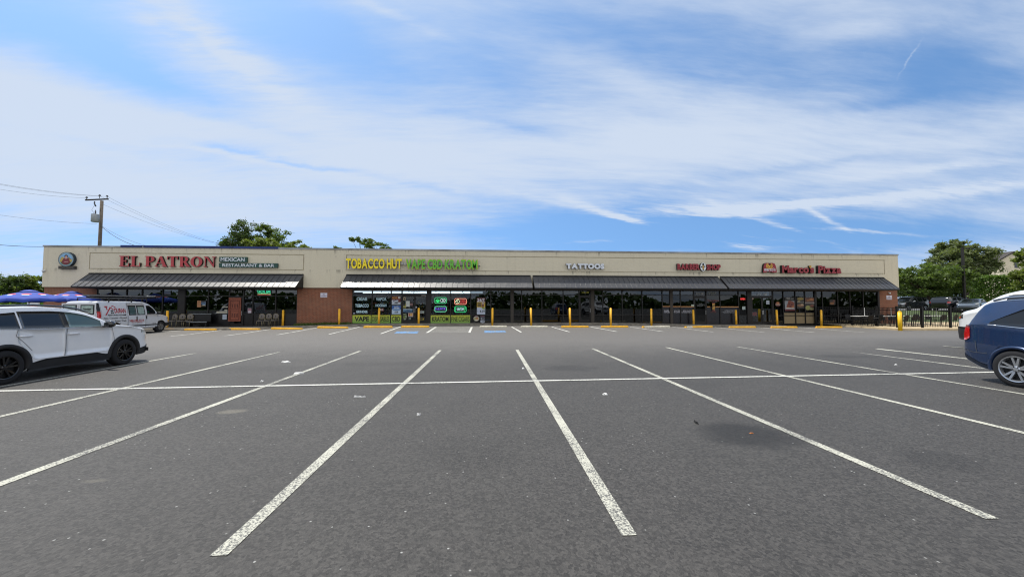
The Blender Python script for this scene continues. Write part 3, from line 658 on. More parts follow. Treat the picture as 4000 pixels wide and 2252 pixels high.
m.box(ox-.27*rx, ox+.27*rx, y-.002, y+.003, oz-.6*rz, oz+.40*rz, 2)
for i in range(4): z = oz-.52*rz+i*.25*rz; m.prism([(ox-.27*rx, z), (ox+.27*rx, z+.12*rz), (ox+.27*rx, z+.22*rz), (ox-.27*rx, z+.1*rz)], y-.004, y-.001, 1)
m.prism([(ox-.32*rx, oz-.62*rz), (ox, oz-.9*rz), (ox+.32*rx, oz-.62*rz)], y-.003, y+.002, 1); m.disc(ox-.55*rx, oz+.0*rz, .28*rx, .16*rz, y-.001, y+.003, 14, 1); m.disc(ox+.55*rx, oz+.08*rz, .28*rx, .16*rz, y-.001, y+.003, 14, 1)
m.build('oval_emblem', [M('emblem white', '#d5dadd', .4, var=.03), RETURN, M('emblem gold', '#c99a3c', .5, var=.1)], root)
# pizza shop: red rounded badge with a pizza, then the name
root = sign('pizza_sign', 'dark red rounded letters of the pizza shop beside a red badge', (2972, 1025, 3286, 1068))
a, b, c, e = wbox((2979, 1026, 3035, 1064.5), FF-.22); W_, H_ = b-a, e-c
m = MB(); out_ = [(.02,.03),(.06,0),(.22,0),(.28,.1),(.40,.12),(.5,.06),(.6,.12),(.66,.02),(.9,.0),(.98,.04),(1,.12),(.93,.7),(.86,.92),(.72,1),(.57,1),(.5,.72),(.43,1),(.28,1),(.14,.92),(.07,.7)]
m.prism([(a+W_*p[0], c+H_*p[1]) for p in out_], FF-.22, FF-.002, 0, 1); y = FF-.224
px_, pz_ = a+W_*.47, c+H_*.68; pr = H_*.36
pts = [(px_+pr*math.cos(R(q)), pz_+pr*.98*math.sin(R(q))) for q in range(122, 122+297, 11)]+[(px_, pz_-.0*pr)]
m.prism(pts, y-.002, y+.003, 2)
for k in range(10):
    q = 140+k*28
    for rr in (.78, .45): m.disc(px_+pr*rr*math.cos(R(q+(14 if rr < .5 else 0))), pz_+pr*rr*math.sin(R(q+(14 if rr < .5 else 0))), pr*.11, pr*.11, y-.005, y-.001, 8, 1)
text_into(m, "marco's", a+W_*.1, a+W_*.9, c+H_*.17, c+H_*.52, y-.006, .004, .02, 3)
m.build('badge', [DRED, RETURN, M('pizza gold', '#d6a23a', .5, var=.15, scale=10), WHF], root)
letter_sign(root, 'Marco s', (3055, 1035.5, 3181, 1066.5), .26, DRED, bold=.045, gap=.01, space=.13); letter_sign(root, 'Pizza', (3196, 1036.5, 3287, 1068), .26, DRED, bold=.045, gap=.01)
m = MB(); a, b, c, e = wbox((3160, 1036, 3171, 1047.5), FF-.27); m.prism([(a, e-.06), ((a+b)/2-.02, c), (b, e-.1), (b-.05, e-.02), ((a+b)/2, e)], FF-.275, FF-.1, 0, 1)
for q in ((.35, .75), (.6, .7), (.47, .4)): m.disc(a+(b-a)*q[0], c+(e-c)*q[1], .025, .025, FF-.279, FF-.275, 8, 1)
m.build('pizza_slice', [M('pizza gold', '#d6a23a', .5), RETURN], root)
# ------------------------------------------------------------------ small plates, cameras, papers
def panel(name, label, cat, s, base, items=(), Y=None, group=None, th=.012, emit=0):
    """A flat printed panel at the photo box s; items are drawn in its own 0..1 space."""
    Y = Y if Y is not None else FY-.01; X0, X1, Z0, Z1 = wbox(s, Y); W_, H_ = X1-X0, Z1-Z0; m = MB(); mats = []
    def mi(c, em=0):
        mm = M('print %s %s' % (c, em), c, .45, var=.06, emit=em)
        if mm not in mats: mats.append(mm)
        return mats.index(mm)
    if base: m.box(X0, X1, Y-th, Y, Z0, Z1, mi(base, emit))
    y = Y-th-.002
    for it in items:
        k = it[0]; y -= .0012
        if k == 'r': m.box(X0+W_*it[1], X0+W_*it[3], y, y+.0008, Z0+H_*it[2], Z0+H_*it[4], mi(it[5], emit))
        elif k == 'd': m.disc(X0+W_*it[1], Z0+H_*it[2], W_*it[3], H_*it[4], y, y+.0008, 20, mi(it[5], emit), *(it[6:8]))
        elif k == 'p': m.prism([(X0+W_*p[0], Z0+H_*p[1]) for p in it[1]], y, y+.0008, mi(it[2], emit))
        elif k == 't': text_into(m, it[1], X0+W_*it[2], X0+W_*it[4], Z0+H_*it[3], Z0+H_*it[5], y, .001, it[7] if len(it) > 7 else .01, mi(it[6], emit))
    o = m.build(name, mats); return tag(o, label, cat, group)
for s, lab in (((1252, 1143.5, 1278, 1161), 'white NO LOITERING sign on the middle brick pier'), ((3462, 1153, 3484, 1169.5), 'white NO LOITERING sign on the end brick pier by the patio fence')):
    panel('wall_sign', lab, 'sign', s, '#c9c9d6', [('t', 'NO', .36, .56, .64, .84, '#3a2a6a', .02), ('t', 'LOITERING', .06, .14, .94, .42, '#5a2458', .01), ('r', .08, .47, .92, .485, '#5a2458')], FY-.004, 'no loitering signs')
def camera_unit(label, x, y_, Y, bullet=True):
    X, Z = wall(x, y_, Y); r_ = thing('security_camera', label, 'camera', (X, Y, Z), 0, 'security cameras'); m = MB()
    m.lathe([(.05, 0), (.05, .03)], 12, (X, Y-.02, Z), 'y'); m.tube([(X, Y, Z), (X, Y-.1, Z-.01)], .018); m.build('bracket', M('camera white', '#d9dbdc', .4, var=.03), r_)
    m = MB()
    if bullet: m.tube([(X-.02, Y-.07, Z-.01), (X+.07, Y-.30, Z-.06)], [.055, .055], 12)
    else: m.lathe([(.085, .02), (.085, -.02), (.075, -.07), (.04, -.105)], 14, (X, Y-.09, Z), 'z')
    m.build('housing', M('camera white', '#d9dbdc', .4, var=.03), r_)
    m = MB(); m.lathe([(.045, 0), (.03, -.03)], 12, (X+.08, Y-.31, Z-.062) if bullet else (X, Y-.1, Z-.1), 'y' if bullet else 'z'); m.build('lens', BLACKM, r_)
camera_unit('white bullet camera at the end of the green vape letters', 1870, 1036, FF)
camera_unit('small white dome camera near the stucco corner below the emblem', 174, 1056, FF, False)
camera_unit('white dome camera above the sign on the end brick pier', 3471, 1143, FY, False)
camera_unit('dark bullet camera on the header beside the red door', 978, 1132, FY, True)
camera_unit('bullet camera on the header beside the tall price poster', 1897, 1134, FY, True)
# unit numbers and vinyl lettering belong to the glazing
def vinyl(name, items, col, Y=FY-.004, bold=.0, emit=0):
    m = MB()
    for body, s in items: X0, X1, Z0, Z1 = wbox(s, Y); text_into(m, body, X0, X1, Z0, Z1, Y, .002, bold)
    return m.build(name, M('vinyl '+col, col, .5, var=.04, emit=emit), mall)
for body, s, c in (('316 - 101', (900, 1134, 944, 1143), '#a9abad'), ('316-103', (1604, 1133.5, 1638, 1141.5), '#c9cac6'), ('316-105', (2272, 1138.5, 2300, 1144.8), '#d6d25a'), ('316-107', (2719, 1141.5, 2751, 1149.5), '#b9b9b5'), ('316 - 109', (2958, 1145.5, 2996, 1152.5), '#c9c9c5')): vinyl('unit_number', [(body, s)], c)
vinyl('window_lettering', [('CIGAR', (1393, 1160.5, 1435, 1173.5)), ('TOBACCO', (1387.5, 1186.5, 1440, 1199.5)), ('GRINDER', (1391.5, 1212, 1436.5, 1221.5))], '#c3e6f2', bold=.03)
vinyl('window_lettering', [('VAPOR', (1468.5, 1161.5, 1510, 1174)), ('HOOKAH', (1467.5, 1186.5, 1509.5, 1197.5))], '#b9dcea', bold=.03)
vinyl('window_lettering', [('BARBER', (2594, 1210.5, 2614, 1214.5)), ('SUPPLIES', (2593, 1216.8, 2616, 1220.8)), ('WALK INS', (2632, 1210.8, 2656, 1214.6)), ('WELCOME', (2632, 1217, 2656, 1220.8)), ('BOOK ONLINE AT', (2668, 1211, 2708, 1214.8)), ('CUTZNSTORE.COM', (2663, 1217, 2710, 1221))], '#c9c9d2', bold=.01)
vinyl('window_lettering', [('CUTZNSTORE.COM', (2830, 1210.5, 2876, 1214.3)), ('A COMPLETE GROOMING EXPERIENCE', (2819, 1215.8, 2880, 1217.8)), ('SUPPLIES & ACCESSORIES', (2826, 1219.2, 2878, 1221.2))], '#b9bcc6')
vinyl('window_lettering', [('BARBER', (2768, 1140, 2798, 1147)), ('SHOP', (2777, 1149, 2788, 1151.5))], '#8f8f80')
vinyl('window_lettering', [("Cutz-n-Stone", (2764, 1169, 2808, 1177)), ('Lounge', (2776, 1217, 2798, 1221))], '#7c3228', bold=.01)
vinyl('door_lettering', [('HOURS', (2730, 1184, 2743, 1186.2)), ('TUE TO THUR 10-7', (2722, 1188, 2753, 1190)), ('FRIDAY 9-7 SAT 9-5', (2722, 1191.2, 2753, 1193.2)), ('SUN MON CLOSED', (2722, 1194.4, 2743, 1196.4))], '#a9abad')
vinyl('door_lettering', [('HELLO PRIMO PIZZA LOVERS', (2948, 1139.5, 3000, 1142.5))], '#6a665a')
ORS = [('r', 0, .45, 1, 1, '#c58a4a'), ('r', 0, 0, 1, .42, '#5a2418')]
def stripe(a, b, sy=1195):   # orange stripe of the film
    m = MB(); X0, X1, Z0, Z1 = wbox((a, sy, b, sy+2.4), FY-.002); m.box(X0, X1, FY-.006, FY-.002, Z0, Z1, 0); m.box(X0, X1, FY-.006, FY-.002, Z0-.045, Z0-.003, 1); m.build('film_stripe', [M('orange stripe', '#cf9a5e', .5), M('maroon stripe', '#4c1d15', .5)], mall)
for a, b, sy in ((2589, 2618, 1194.8), (2628, 2658, 1195.2), (2661, 2711, 1195.6), (2762, 2774, 1196), (2795, 2812, 1196.2), (2815, 2885, 1196.3)): stripe(a, b, sy)
# lime panels under the tobacco windows
def lime(label, body, s, x0, x1, bold=.04):
    X0, X1, Z0, Z1 = wbox(s, FY-.03); r_ = thing('window_panel', label, 'sign', ((X0+X1)/2, FY, Z0), 0, 'lime shop panels'); m = MB(); m.box(X0, X1, FY-.03, FY-.003, Z0, Z1)
    mt, t, b = newmat('lime print'); q = t.sep(t.new('ShaderNodeTexCoord').outputs['Generated'])[2]
    t.l.new(t.mix(q, lin('#6f9c45'), lin('#b3b936')), b.inputs['Base Color']); setb(b, Roughness=.4); m.build('board', mt, r_)
    m = MB(); h = Z1-Z0; text_into(m, body, X0+(X1-X0)*x0, X0+(X1-X0)*x1, Z0+.22*h, Z0+.82*h, FY-.033, .002, bold); m.build('lettering', M('black print', '#0b0c08', .5, var=0), r_)
lime('lime window panel reading VAPE in black', 'VAPE', (1377, 1230, 1448, 1261), .11, .91)
lime('lime window panel reading DISPOSABLES behind a bollard', 'DISPOSABLES', (1451.5, 1230, 1523, 1261), .04, .96, .012)
lime('small lime window panel reading CBD', 'CBD', (1527.5, 1230, 1567, 1261), .08, .9, .02)
lime('lime window panel reading KRATOM', 'KRATOM', (1682.5, 1230.5, 1757, 1261.5), .07, .93, .03)
lime('lime window panel reading FINE CIGARS', 'FINE CIGARS', (1761, 1230.5, 1836, 1261.5), .03, .97, .012)
# posters in the windows
PY = FY-.006
panel('price_poster', 'red and white price poster reading 449 in the tobacco window', 'poster', (1531, 1156, 1564.5, 1189.5), '#b9c3cf', [('r', 0, .55, 1, 1, '#6d2a26'), ('p', [(0,.55),(.62,.55),(.2,.38),(0,.4)], '#c9ced6'), ('p', [(.12,.38),(.6,.55),(.62,.62),(.14,.46)], '#3b3f66'), ('t', 'MOVE', .05, .68, .62, .92, '#c79a45', .02), ('r', .72, .72, .97, .95, '#d5d5d2'), ('r', .8, .8, .9, .88, '#2a2a2a'), ('p', [(.72,.3),(1,.3),(1,.72),(.78,.7)], '#6d2a26'), ('t', '449', .3, .12, .7, .34, '#14161a', .03), ('r', .03, .04, .97, .08, '#8fa0b0')], PY, 'window posters')
panel('price_poster', 'blue price poster reading 519 below the 449 poster', 'poster', (1531, 1192.5, 1565, 1226.5), '#b4c8dc', [('r', 0, .55, 1, 1, '#2f5c9e'), ('d', .5, .52, .48, .14, '#8fb0d2'), ('t', "DON'T", .3, .8, .75, .93, '#bcd0e6', .01), ('t', 'SMOKE', .25, .66, .85, .80, '#dfe8f2', .02), ('d', .5, .47, .42, .05, '#4c6f9e'), ('t', '519', .32, .12, .72, .34, '#14161a', .03), ('r', .03, .04, .97, .08, '#8aa4bf')], PY, 'window posters')
panel('price_poster', 'tall poster reading 24/7 and 4.19 at the edge of the tobacco shop', 'poster', (1863, 1162, 1895, 1227), '#b7c0d2', [('r', 0, .78, 1, 1, '#5a1f24'), ('t', '24/7', .04, .76, .94, .95, '#dcdce2', .03), ('r', 0, .42, 1, .75, '#c2a234'), ('r', .06, .46, .5, .72, '#3a3220'), ('r', .06, .52, .5, .54, '#c2a234'), ('r', .06, .59, .5, .61, '#c2a234'), ('r', .06, .66, .5, .68, '#c2a234'), ('p', [(.55,.46),(.8,.42),(.95,.74),(.56,.74)], '#7a4a30'), ('p', [(.6,.62),(.86,.6),(.9,.72),(.6,.73)], '#b8a48e'), ('p', [(.58,.36),(.95,.28),(.95,.4),(.62,.44)], '#8d9a2e'), ('t', '4.19', .34, .1, .94, .26, '#14161e', .02), ('t', '$', .06, .17, .13, .22, '#14161e')], PY, 'window posters')
panel('window_sticker', 'round food sticker low in the tobacco shop window', 'sticker', (1849.5, 1231.5, 1872, 1253.5), None, [('d', .5, .47, .5, .47, '#a59c86'), ('d', .35, .4, .18, .2, '#8d8a3c'), ('d', .62, .42, .2, .2, '#a3662e'), ('d', .5, .22, .3, .12, '#c7c2ae'), ('d', .5, .85, .32, .12, '#5c1f26'), ('t', 'HOT', .3, .72, .7, .9, '#d6d2cc', .03)], PY, 'window posters')
panel('price_poster', 'small dark poster with a white price strip low in the window', 'poster', (1876, 1231, 1894, 1261), '#2e2c38', [('r', .1, .84, .9, .95, '#6d3546'), ('r', .12, .36, .88, .74, '#7f828c'), ('d', .6, .6, .24, .1, '#22222a'), ('r', .05, .12, .95, .30, '#b9c2cf'), ('t', '4.99', .3, .15, .9, .27, '#20242c', .03), ('r', .3, .0, .7, .06, '#b9c2cf')], PY, 'window posters')
panel('window_poster', 'dark red poster fragment behind a bollard in the hookah window', 'poster', (1484, 1203, 1499, 1215.5), '#5e2d33', [('r', .0, .0, .5, 1, '#2a2024'), ('t', 'RE', .1, .3, .85, .8, '#c9b3b3', .03)], PY, 'window posters')
panel('window_sticker', 'tiny white decal at the base of the cigar window', 'sticker', (1380, 1220.5, 1387, 1225), '#9aa2b4', [('r', .2, .35, .8, .65, '#5f667a')], PY, 'window posters')
DX = FY+.012
for s, lab, bs, its in [((1575.5, 1160, 1585, 1171.5), 'small cream poster with a dark figure on the tobacco door', '#b8a98a', [('d', .5, .45, .3, .32, '#3c2e22')]), ((1585, 1174.5, 1600.5, 1197), 'blank white notice taped on the tobacco door', '#c3c9c4', [('r', .2, .48, .8, .5, '#9aa09a'), ('r', .2, .55, .8, .565, '#a9afa9')]), ((1575, 1186, 1586, 1201.5), 'yellow and black flyer on the tobacco door', '#a3a055', [('r', 0, .55, .7, 1, '#25261c'), ('r', .2, .2, .45, .5, '#3c3c28')]), ((1602, 1178, 1612.5, 1194.5), 'maroon flyer with two pale boxes on the tobacco door', '#2e2228', [('r', .05, .1, .45, .6, '#8d6a68'), ('r', .55, .1, .92, .6, '#8d6a68')]),
        ((1575, 1206, 1611, 1219), 'blue landscape flyer on the tobacco door', '#5f84a3', [('p', [(0,.3),(.5,.8),(1,.4),(1,.1),(0,0)], '#2f4f6d'), ('r', 0, .85, 1, 1, '#aeb9c0')]), ((1574.5, 1223, 1589, 1247.5), 'tall dark flyer with green packets on the tobacco door', '#232b1c', [('r', .1, .2, .5, .6, '#6c7a36'), ('r', .6, .25, .95, .7, '#7f8f70'), ('t', 'NEW', .1, .75, .9, .92, '#9fb08a', .02), ('r', .2, 0, .8, .1, '#b9bcae')]), ((1594, 1221.5, 1614, 1236), 'bright snack flyer on the tobacco door', '#b59a86', [('p', [(.1,.2),(.3,.9),(.45,.3),(.6,.95),(.9,.2)], '#a3352e'), ('d', .6, .5, .15, .25, '#d8a83c'), ('r', 0, 0, 1, .15, '#c9c9c6')]), ((1597, 1239, 1605, 1247), 'small grey sticker low on the tobacco door', '#7f8a80', [('d', .5, .5, .3, .3, '#3c4440')]),
        ((1638, 1239, 1656.5, 1248.5), 'yellow sticker with a black oval behind a bollard', '#a3923c', [('d', .42, .75, .5, .55, '#15140c'), ('t', 'CIGAR', .1, .6, .75, .85, '#a3923c')]), ((1637, 1214, 1657, 1222.5), 'grey price strip on the second tobacco door', '#a3aaa6', [('t', '$2.69', .05, .25, .6, .75, '#1c1e20', .03), ('r', .65, .3, .95, .7, '#7f9a8a')]), ((1623.5, 1196, 1628.5, 1202), 'tiny white lock plate on the second tobacco door', '#c3c3d2', [('r', .3, .3, .7, .7, '#6a6a7a')]), ((1646, 1150.5, 1664, 1154.5), 'white hours decal at the top of the second tobacco door', '#ccd0cc', [('r', .1, .4, .9, .5, '#a9afa9')])]:
    panel('door_flyer', lab, 'flyer', s, bs, its, DX, 'flyers on the tobacco door', .004)
panel('window_poster', 'orange paper beside a dark poster in the restaurant window', 'poster', (771, 1173.5, 785, 1199), '#a8764e', [('r', .2, .3, .8, .34, '#8a5c3a'), ('r', .2, .5, .8, .54, '#8a5c3a'), ('d', .5, .8, .2, .1, '#8a5c3a')], PY, 'window posters')
panel('window_poster', 'black poster with blue lettering next to the orange paper', 'poster', (785.5, 1173.5, 805, 1197), '#15161a', [('t', 'CAZADORES', .05, .6, .95, .75, '#7fa8cf', .02), ('r', .1, .42, .95, .5, '#4a78a8'), ('d', .6, .3, .3, .07, '#a9b7bf'), ('r', .05, .08, .95, .14, '#7a6a3a')], PY, 'window posters')
panel('window_notice', 'white printed notice low beside the red door', 'notice', (870, 1227.5, 885, 1247), '#aeb9c6', [('r', .12, .8, .88, .86, '#6d7885')]+[('r', .12, .12+.1*i, .85, .15+.1*i, '#8d98a5') for i in range(6)], FY-.003, 'window posters')
panel('window_notice', 'pink and white notice on the far side of the red door', 'notice', (968.5, 1203, 982, 1222), '#a58f98', [('r', .1, .55, .9, .9, '#8a5c6c'), ('r', .1, .08, .9, .4, '#bcbcc8'), ('r', .2, .2, .8, .24, '#8a8a98')], PY, 'window posters')
panel('window_sticker', 'faded blue and white banner high in the restaurant window', 'sticker', (641, 1136, 667, 1151), '#3f4c5e', [('r', .05, .5, .95, .8, '#5c6c84'), ('t', 'OPEN', .15, .3, .85, .7, '#76859c', .01), ('r', .05, .08, .95, .2, '#5e4750')], GY-.006, 'window posters')
for s, lab in (((868, 1196, 890, 1200.5), 'white sticker in the window beside the red door'), ((877, 1208, 888, 1213.5), 'small square white label below the window sticker'), ((846, 1215, 888, 1222.5), 'long pale counter strip behind the restaurant glass')):
    panel('window_sticker', lab, 'sticker', s, '#a9a595', [('r', .1, .4, .9, .55, '#8f8b7c')], GY-.006, 'window posters')
panel('window_poster', 'large pizza slice poster in the pizza shop window', 'poster', (3064, 1159.5, 3104, 1213), '#1d1a18', [('r', 0, .06, 1, .72, '#8c9196'), ('p', [(.12,.2),(.42,.78),(.98,.62),(.98,.2)], '#7a3b27'), ('d', .45, .5, .1, .08, '#5c2018'), ('d', .7, .45, .1, .08, '#5c2018'), ('d', .55, .3, .1, .08, '#5c2018'), ('d', .85, .3, .09, .07, '#a3683c'), ('p', [(.08,.16),(.9,.16),(.9,.22),(.14,.24)], '#bdb3a6'), ('r', 0, 0, 1, .12, '#5c1f22'), ('t', 'TRY', .18, .82, .55, .95, '#b9b6b0', .02), ('r', .6, .86, .9, .9, '#8f8c86')], PY, 'window posters')
panel('window_poster', 'dark menu poster of pies beside the pizza slice poster', 'poster', (3111, 1159.5, 3142, 1205), '#25211d', [('d', .5, .85, .42, .12, '#8d7a34'), ('d', .5, .28, .45, .13, '#7d5a3e'), ('r', .05, .52, .95, .60, '#6d6a62'), ('d', .3, .62, .2, .06, '#9a8a62'), ('d', .7, .35, .2, .06, '#b59a7a')], PY, 'window posters')
panel('window_poster', 'tall menu poster with a salad photo in the pizza window', 'poster', (3143.5, 1161.5, 3181, 1211.5), '#2b231e', [('r', 0, .66, 1, 1, '#5c3524'), ('d', .7, .85, .25, .1, '#a3683c'), ('d', .35, .78, .2, .08, '#8c5a32'), ('r', .0, .53, 1, .64, '#8d8780'), ('t', 'PIZZA BOWLS', .12, .55, .9, .62, '#5c1f22', .01), ('d', .3, .2, .28, .18, '#8a8a4a'), ('d', .75, .35, .22, .1, '#6d3f2c'), ('d', .7, .12, .25, .1, '#7d7a52')], PY, 'window posters')
panel('window_sticker', 'red and gold round emblem sticker on the pizza shop glass', 'sticker', (3026, 1175, 3050, 1197), None, [('d', .5, .45, .44, .45, '#4c1a18'), ('d', .5, .55, .25, .28, '#a3683c'), ('r', .1, .3, .9, .42, '#b9a59a')], PY, 'window posters')
panel('door_notice', 'white notice on the pizza shop door', 'notice', (2993, 1173, 3005.5, 1187.5), '#b9c3cf', [('r', .2, .2+.15*i, .8, .23+.15*i, '#8d96a3') if True else 0 for i in range(4)], DX, 'window posters', .004)
panel('door_poster', 'grey poster with a red emblem low on the pizza door', 'poster', (2938, 1218, 2958, 1233), '#4a3c3e', [('d', .5, .5, .42, .4, '#6d2a2e'), ('r', .3, .3, .7, .6, '#4a3c3e')], DX, 'window posters', .004)
panel('window_notice', 'white notice under the red neon in the side window', 'notice', (2899, 1196, 2911.5, 1208.5), '#aebdb9', [('r', .2, .6, .8, .75, '#7d8f8a'), ('r', .2, .3, .8, .36, '#8fa09b')], GY-.006, 'window posters', .004)
panel('window_sticker', 'small white permit on the barber window', 'sticker', (2700, 1188.5, 2711, 1195), '#b3bfae', [('r', .2, .4, .8, .55, '#7f8f7a')], PY, 'window posters')
panel('window_sticker', 'round pizza shop logo decal on the pizza door top', 'sticker', (2937, 1162.5, 2943.5, 1169.5), None, [('d', .5, .5, .5, .5, '#a08a7c'), ('r', .1, .42, .9, .6, '#5c2a22')], DX, 'window posters', .003)
panel('window_poster', 'dim orange food poster behind the patio window', 'poster', (3240, 1170, 3263, 1190), '#1d120c', [('d', .4, .3, .4, .25, '#7a4a1c'), ('d', .75, .75, .22, .22, '#5a2a1c')], GY-.006, 'window posters')
# barber pole graphic
X0, X1, Z0, Z1 = wbox((2782, 1181, 2793, 1214), PY); m = MB(); W_ = X1-X0; H_ = Z1-Z0
m.box(X0, X1, PY-.01, PY, Z0+.1*H_, Z0+.92*H_, 0)
for i in range(5): z = Z0+(.14+i*.155)*H_; m.prism([(X0, z+.05*H_), (X1, z), (X1, z+.075*H_), (X0, z+.125*H_)], PY-.013, PY-.0105, 1)
m.box(X0-.02, X1+.02, PY-.012, PY, Z0, Z0+.1*H_-.003, 2); m.box(X0-.02, X1+.02, PY-.012, PY, Z0+.92*H_+.003, Z1, 2)
tag(m.build('barber_pole_decal', [M('pole black', '#141416', .4), M('pole gold', '#d8a648', .4), M('pole red', '#7a2420', .4)]), 'gold and black striped barber pole decal on the window', 'sticker')
# carved door skin of the restaurant
X0, X1, Z0, Z1 = wbox((895, 1162, 940, 1254), FY+.015); W_ = X1-X0; H_ = Z1-Z0; m = MB(); Y = FY+.018
m.box(X0, X1, Y-.012, Y, Z0, Z1, 0)
def frame(u0, v0, u1, v1, w_, d_, mi=0):
    a, b, c, e = X0+W_*u0, X0+W_*u1, Z0+H_*v0, Z0+H_*v1
    m.box(a, b, Y-.012-d_, Y-.0125, c, c+w_, mi); m.box(a, b, Y-.012-d_, Y-.0125, e-w_, e, mi); m.box(a, a+w_, Y-.012-d_, Y-.0125, c+w_, e-w_, mi); m.box(b-w_, b, Y-.012-d_, Y-.0125, c+w_, e-w_, mi)
frame(.0, .0, 1, 1, .07, .03); frame(.13, .05, .87, .46, .035, .02, 1); frame(.13, .52, .87, .88, .035, .02, 1)
for i in range(3):
    for q in (.2, .6): m.cbox((X0+W_*(.3+.2*i), Y-.016, Z0+H_*(q+.05)), (.09, .012, .3), None, 1)
m.build('carved_door_skin', [M('terracotta door', '#8a4a35', .6, var=.35, scale=14), M('carved terracotta', '#5f3024', .7, var=.4, scale=20)], mall)
# neon signs
def neon(label, s, frame_c, items, em=1.4):
    Y = GY-.03; X0, X1, Z0, Z1 = wbox(s, Y); r_ = thing('neon_sign', label, 'neon sign', ((X0+X1)/2, Y, Z0), 0, 'neon window signs')
    m = MB(); m.box(X0, X1, Y, Y+.01, Z0, Z1); m.build('backing', M('neon backing', '#08090b', .4, var=0), r_)
    if frame_c:
        q = .08; m = MB(); m.tube([(X0+q, Y-.02, Z0), (X1-q, Y-.02, Z0), (X1, Y-.02, Z0+q), (X1, Y-.02, Z1-q), (X1-q, Y-.02, Z1), (X0+q, Y-.02, Z1), (X0, Y-.02, Z1-q), (X0, Y-.02, Z0+q), (X0+q, Y-.02, Z0)], .02, 6); m.build('tube_frame', M('neon '+frame_c, frame_c, .4, var=0, emit=em), r_)
    for it in items:
        m = MB(); W_, H_ = X1-X0, Z1-Z0; c = it[-1]
        if it[0] == 't': text_into(m, it[1], X0+W_*it[2], X0+W_*it[4], Z0+H_*it[3], Z0+H_*it[5], Y-.02, .002, -.006)
        else: 
            for ln in it[1]: m.tube([(X0+W_*a, Y-.02, Z0+H_*b) for a, b in ln], .014, 6)
        m.build('neon_tubing', M('neon '+c, c, .4, var=0, emit=em), r_)
leafl = [[(.25,.25),(.21,.55),(.25,.85),(.29,.55),(.25,.25)], [(.25,.25),(.13,.5),(.11,.7),(.2,.5),(.25,.25)], [(.25,.25),(.37,.5),(.39,.7),(.3,.5),(.25,.25)], [(.25,.25),(.1,.33),(.06,.42),(.17,.38),(.25,.25)], [(.25,.25),(.4,.33),(.44,.42),(.33,.38),(.25,.25)], [(.18,.15),(.25,.2),(.32,.15)]]
neon('green neon sign with a leaf reading CBD', (1698.5, 1161.5, 1744, 1184), '#3fae74', [('l', leafl, '#2fc46a'), ('t', 'CBD', .48, .22, .93, .8, '#b6d6cc')])
neon('red neon sign with a pale cat figure reading OPEN', (1776, 1165.5, 1822, 1188), '#e08a72', [('l', [[(.06,.3),(.1,.6),(.22,.8),(.36,.7),(.44,.62),(.4,.35),(.28,.15),(.14,.1)], [(.12,.5),(.2,.6),(.28,.5),(.24,.3),(.14,.3)], [(.24,.9),(.3,1.0),(.34,.86)]], '#d8e6b8'), ('t', 'OPEN', .47, .15, .96, .78, '#b5342c')])
neon('violet neon sign in a green frame reading E-JUICE', (1698.5, 1196, 1743.5, 1216.5), '#5fbf94', [('t', 'E-JUICE', .06, .25, .92, .75, '#6a52d8')])
neon('green neon sign reading KRATOM between leaf borders', (1776, 1196, 1821, 1218.5), '#2fae6c', [('t', 'KRATOM', .2, .28, .78, .76, '#a8dcd6'), ('l', [[(.05,.1),(.05,.9)], [(.1,.15),(.1,.85)], [(.86,.1),(.86,.9)], [(.93,.5),(.86,.6)], [(.93,.5),(.93,.9)]], '#25a45c')])
neon('small red neon sign reading OPEN in the pizza shop window', (2890.5, 1163, 2911, 1171), None, [('t', 'OPEN', .06, .1, .94, .9, '#ff3a36')], 2.)
neon('green and red neon script high in the restaurant window', (1004, 1133, 1060, 1151), None, [('t', 'TACOS  BAR', .02, .45, .95, .95, '#3fd6a0'), ('t', 'MARGARITAS', .08, .15, .95, .42, '#5fcf8a'), ('l', [[(.06,.06),(.5,.1),(.95,.06)]], '#d86a5a')], 1.6)
# ------------------------------------------------------------------ vehicles (s runs back from the front bumper, y across, z up)
def curve(pts):
    xs = [p[0] for p in pts]; ys = [p[1] for p in pts]; n = len(xs)
    dd = [(ys[i+1]-ys[i])/(xs[i+1]-xs[i]) for i in range(n-1)]; mm = [dd[0]]+[0 if dd[i-1]*dd[i] <= 0 else 2*dd[i-1]*dd[i]/(dd[i-1]+dd[i]) for i in range(1, n-1)]+[dd[-1]]
    def f(x):
        if x <= xs[0]: return ys[0]
        if x >= xs[-1]: return ys[-1]
        for i in range(n-1):
            if x <= xs[i+1]:
                h = xs[i+1]-xs[i]; t_ = (x-xs[i])/h
                return (2*t_**3-3*t_**2+1)*ys[i]+(t_**3-2*t_**2+t_)*h*mm[i]+(-2*t_**3+3*t_**2)*ys[i+1]+(t_**3-t_**2)*h*mm[i+1]
    return f
TYRE = M('tyre rubber', '#17171a', .85, var=.2, scale=12); WELL = M('wheel well', '#08080a', .95, var=0); CLAD = M('black cladding', '#1a1a1c', .7, var=.15, scale=8)
CHROME = M('chrome', '#c8ccd0', .12, 1, var=.02); LAMPR = M('red tail lamp', '#b01218', .15, var=.2, scale=20, coat=1); LAMPW = M('clear lamp', '#b8bcc0', .1, .3, var=.25, scale=15, coat=1); AMBER = M('amber lamp', '#c25a1c', .2, coat=1)
def carglass(name, col): return M(name, col, .03, 0, .6, var=.0)
TINT = carglass('tinted car glass', '#101317'); TEAL = carglass('green car glass', '#44595a')
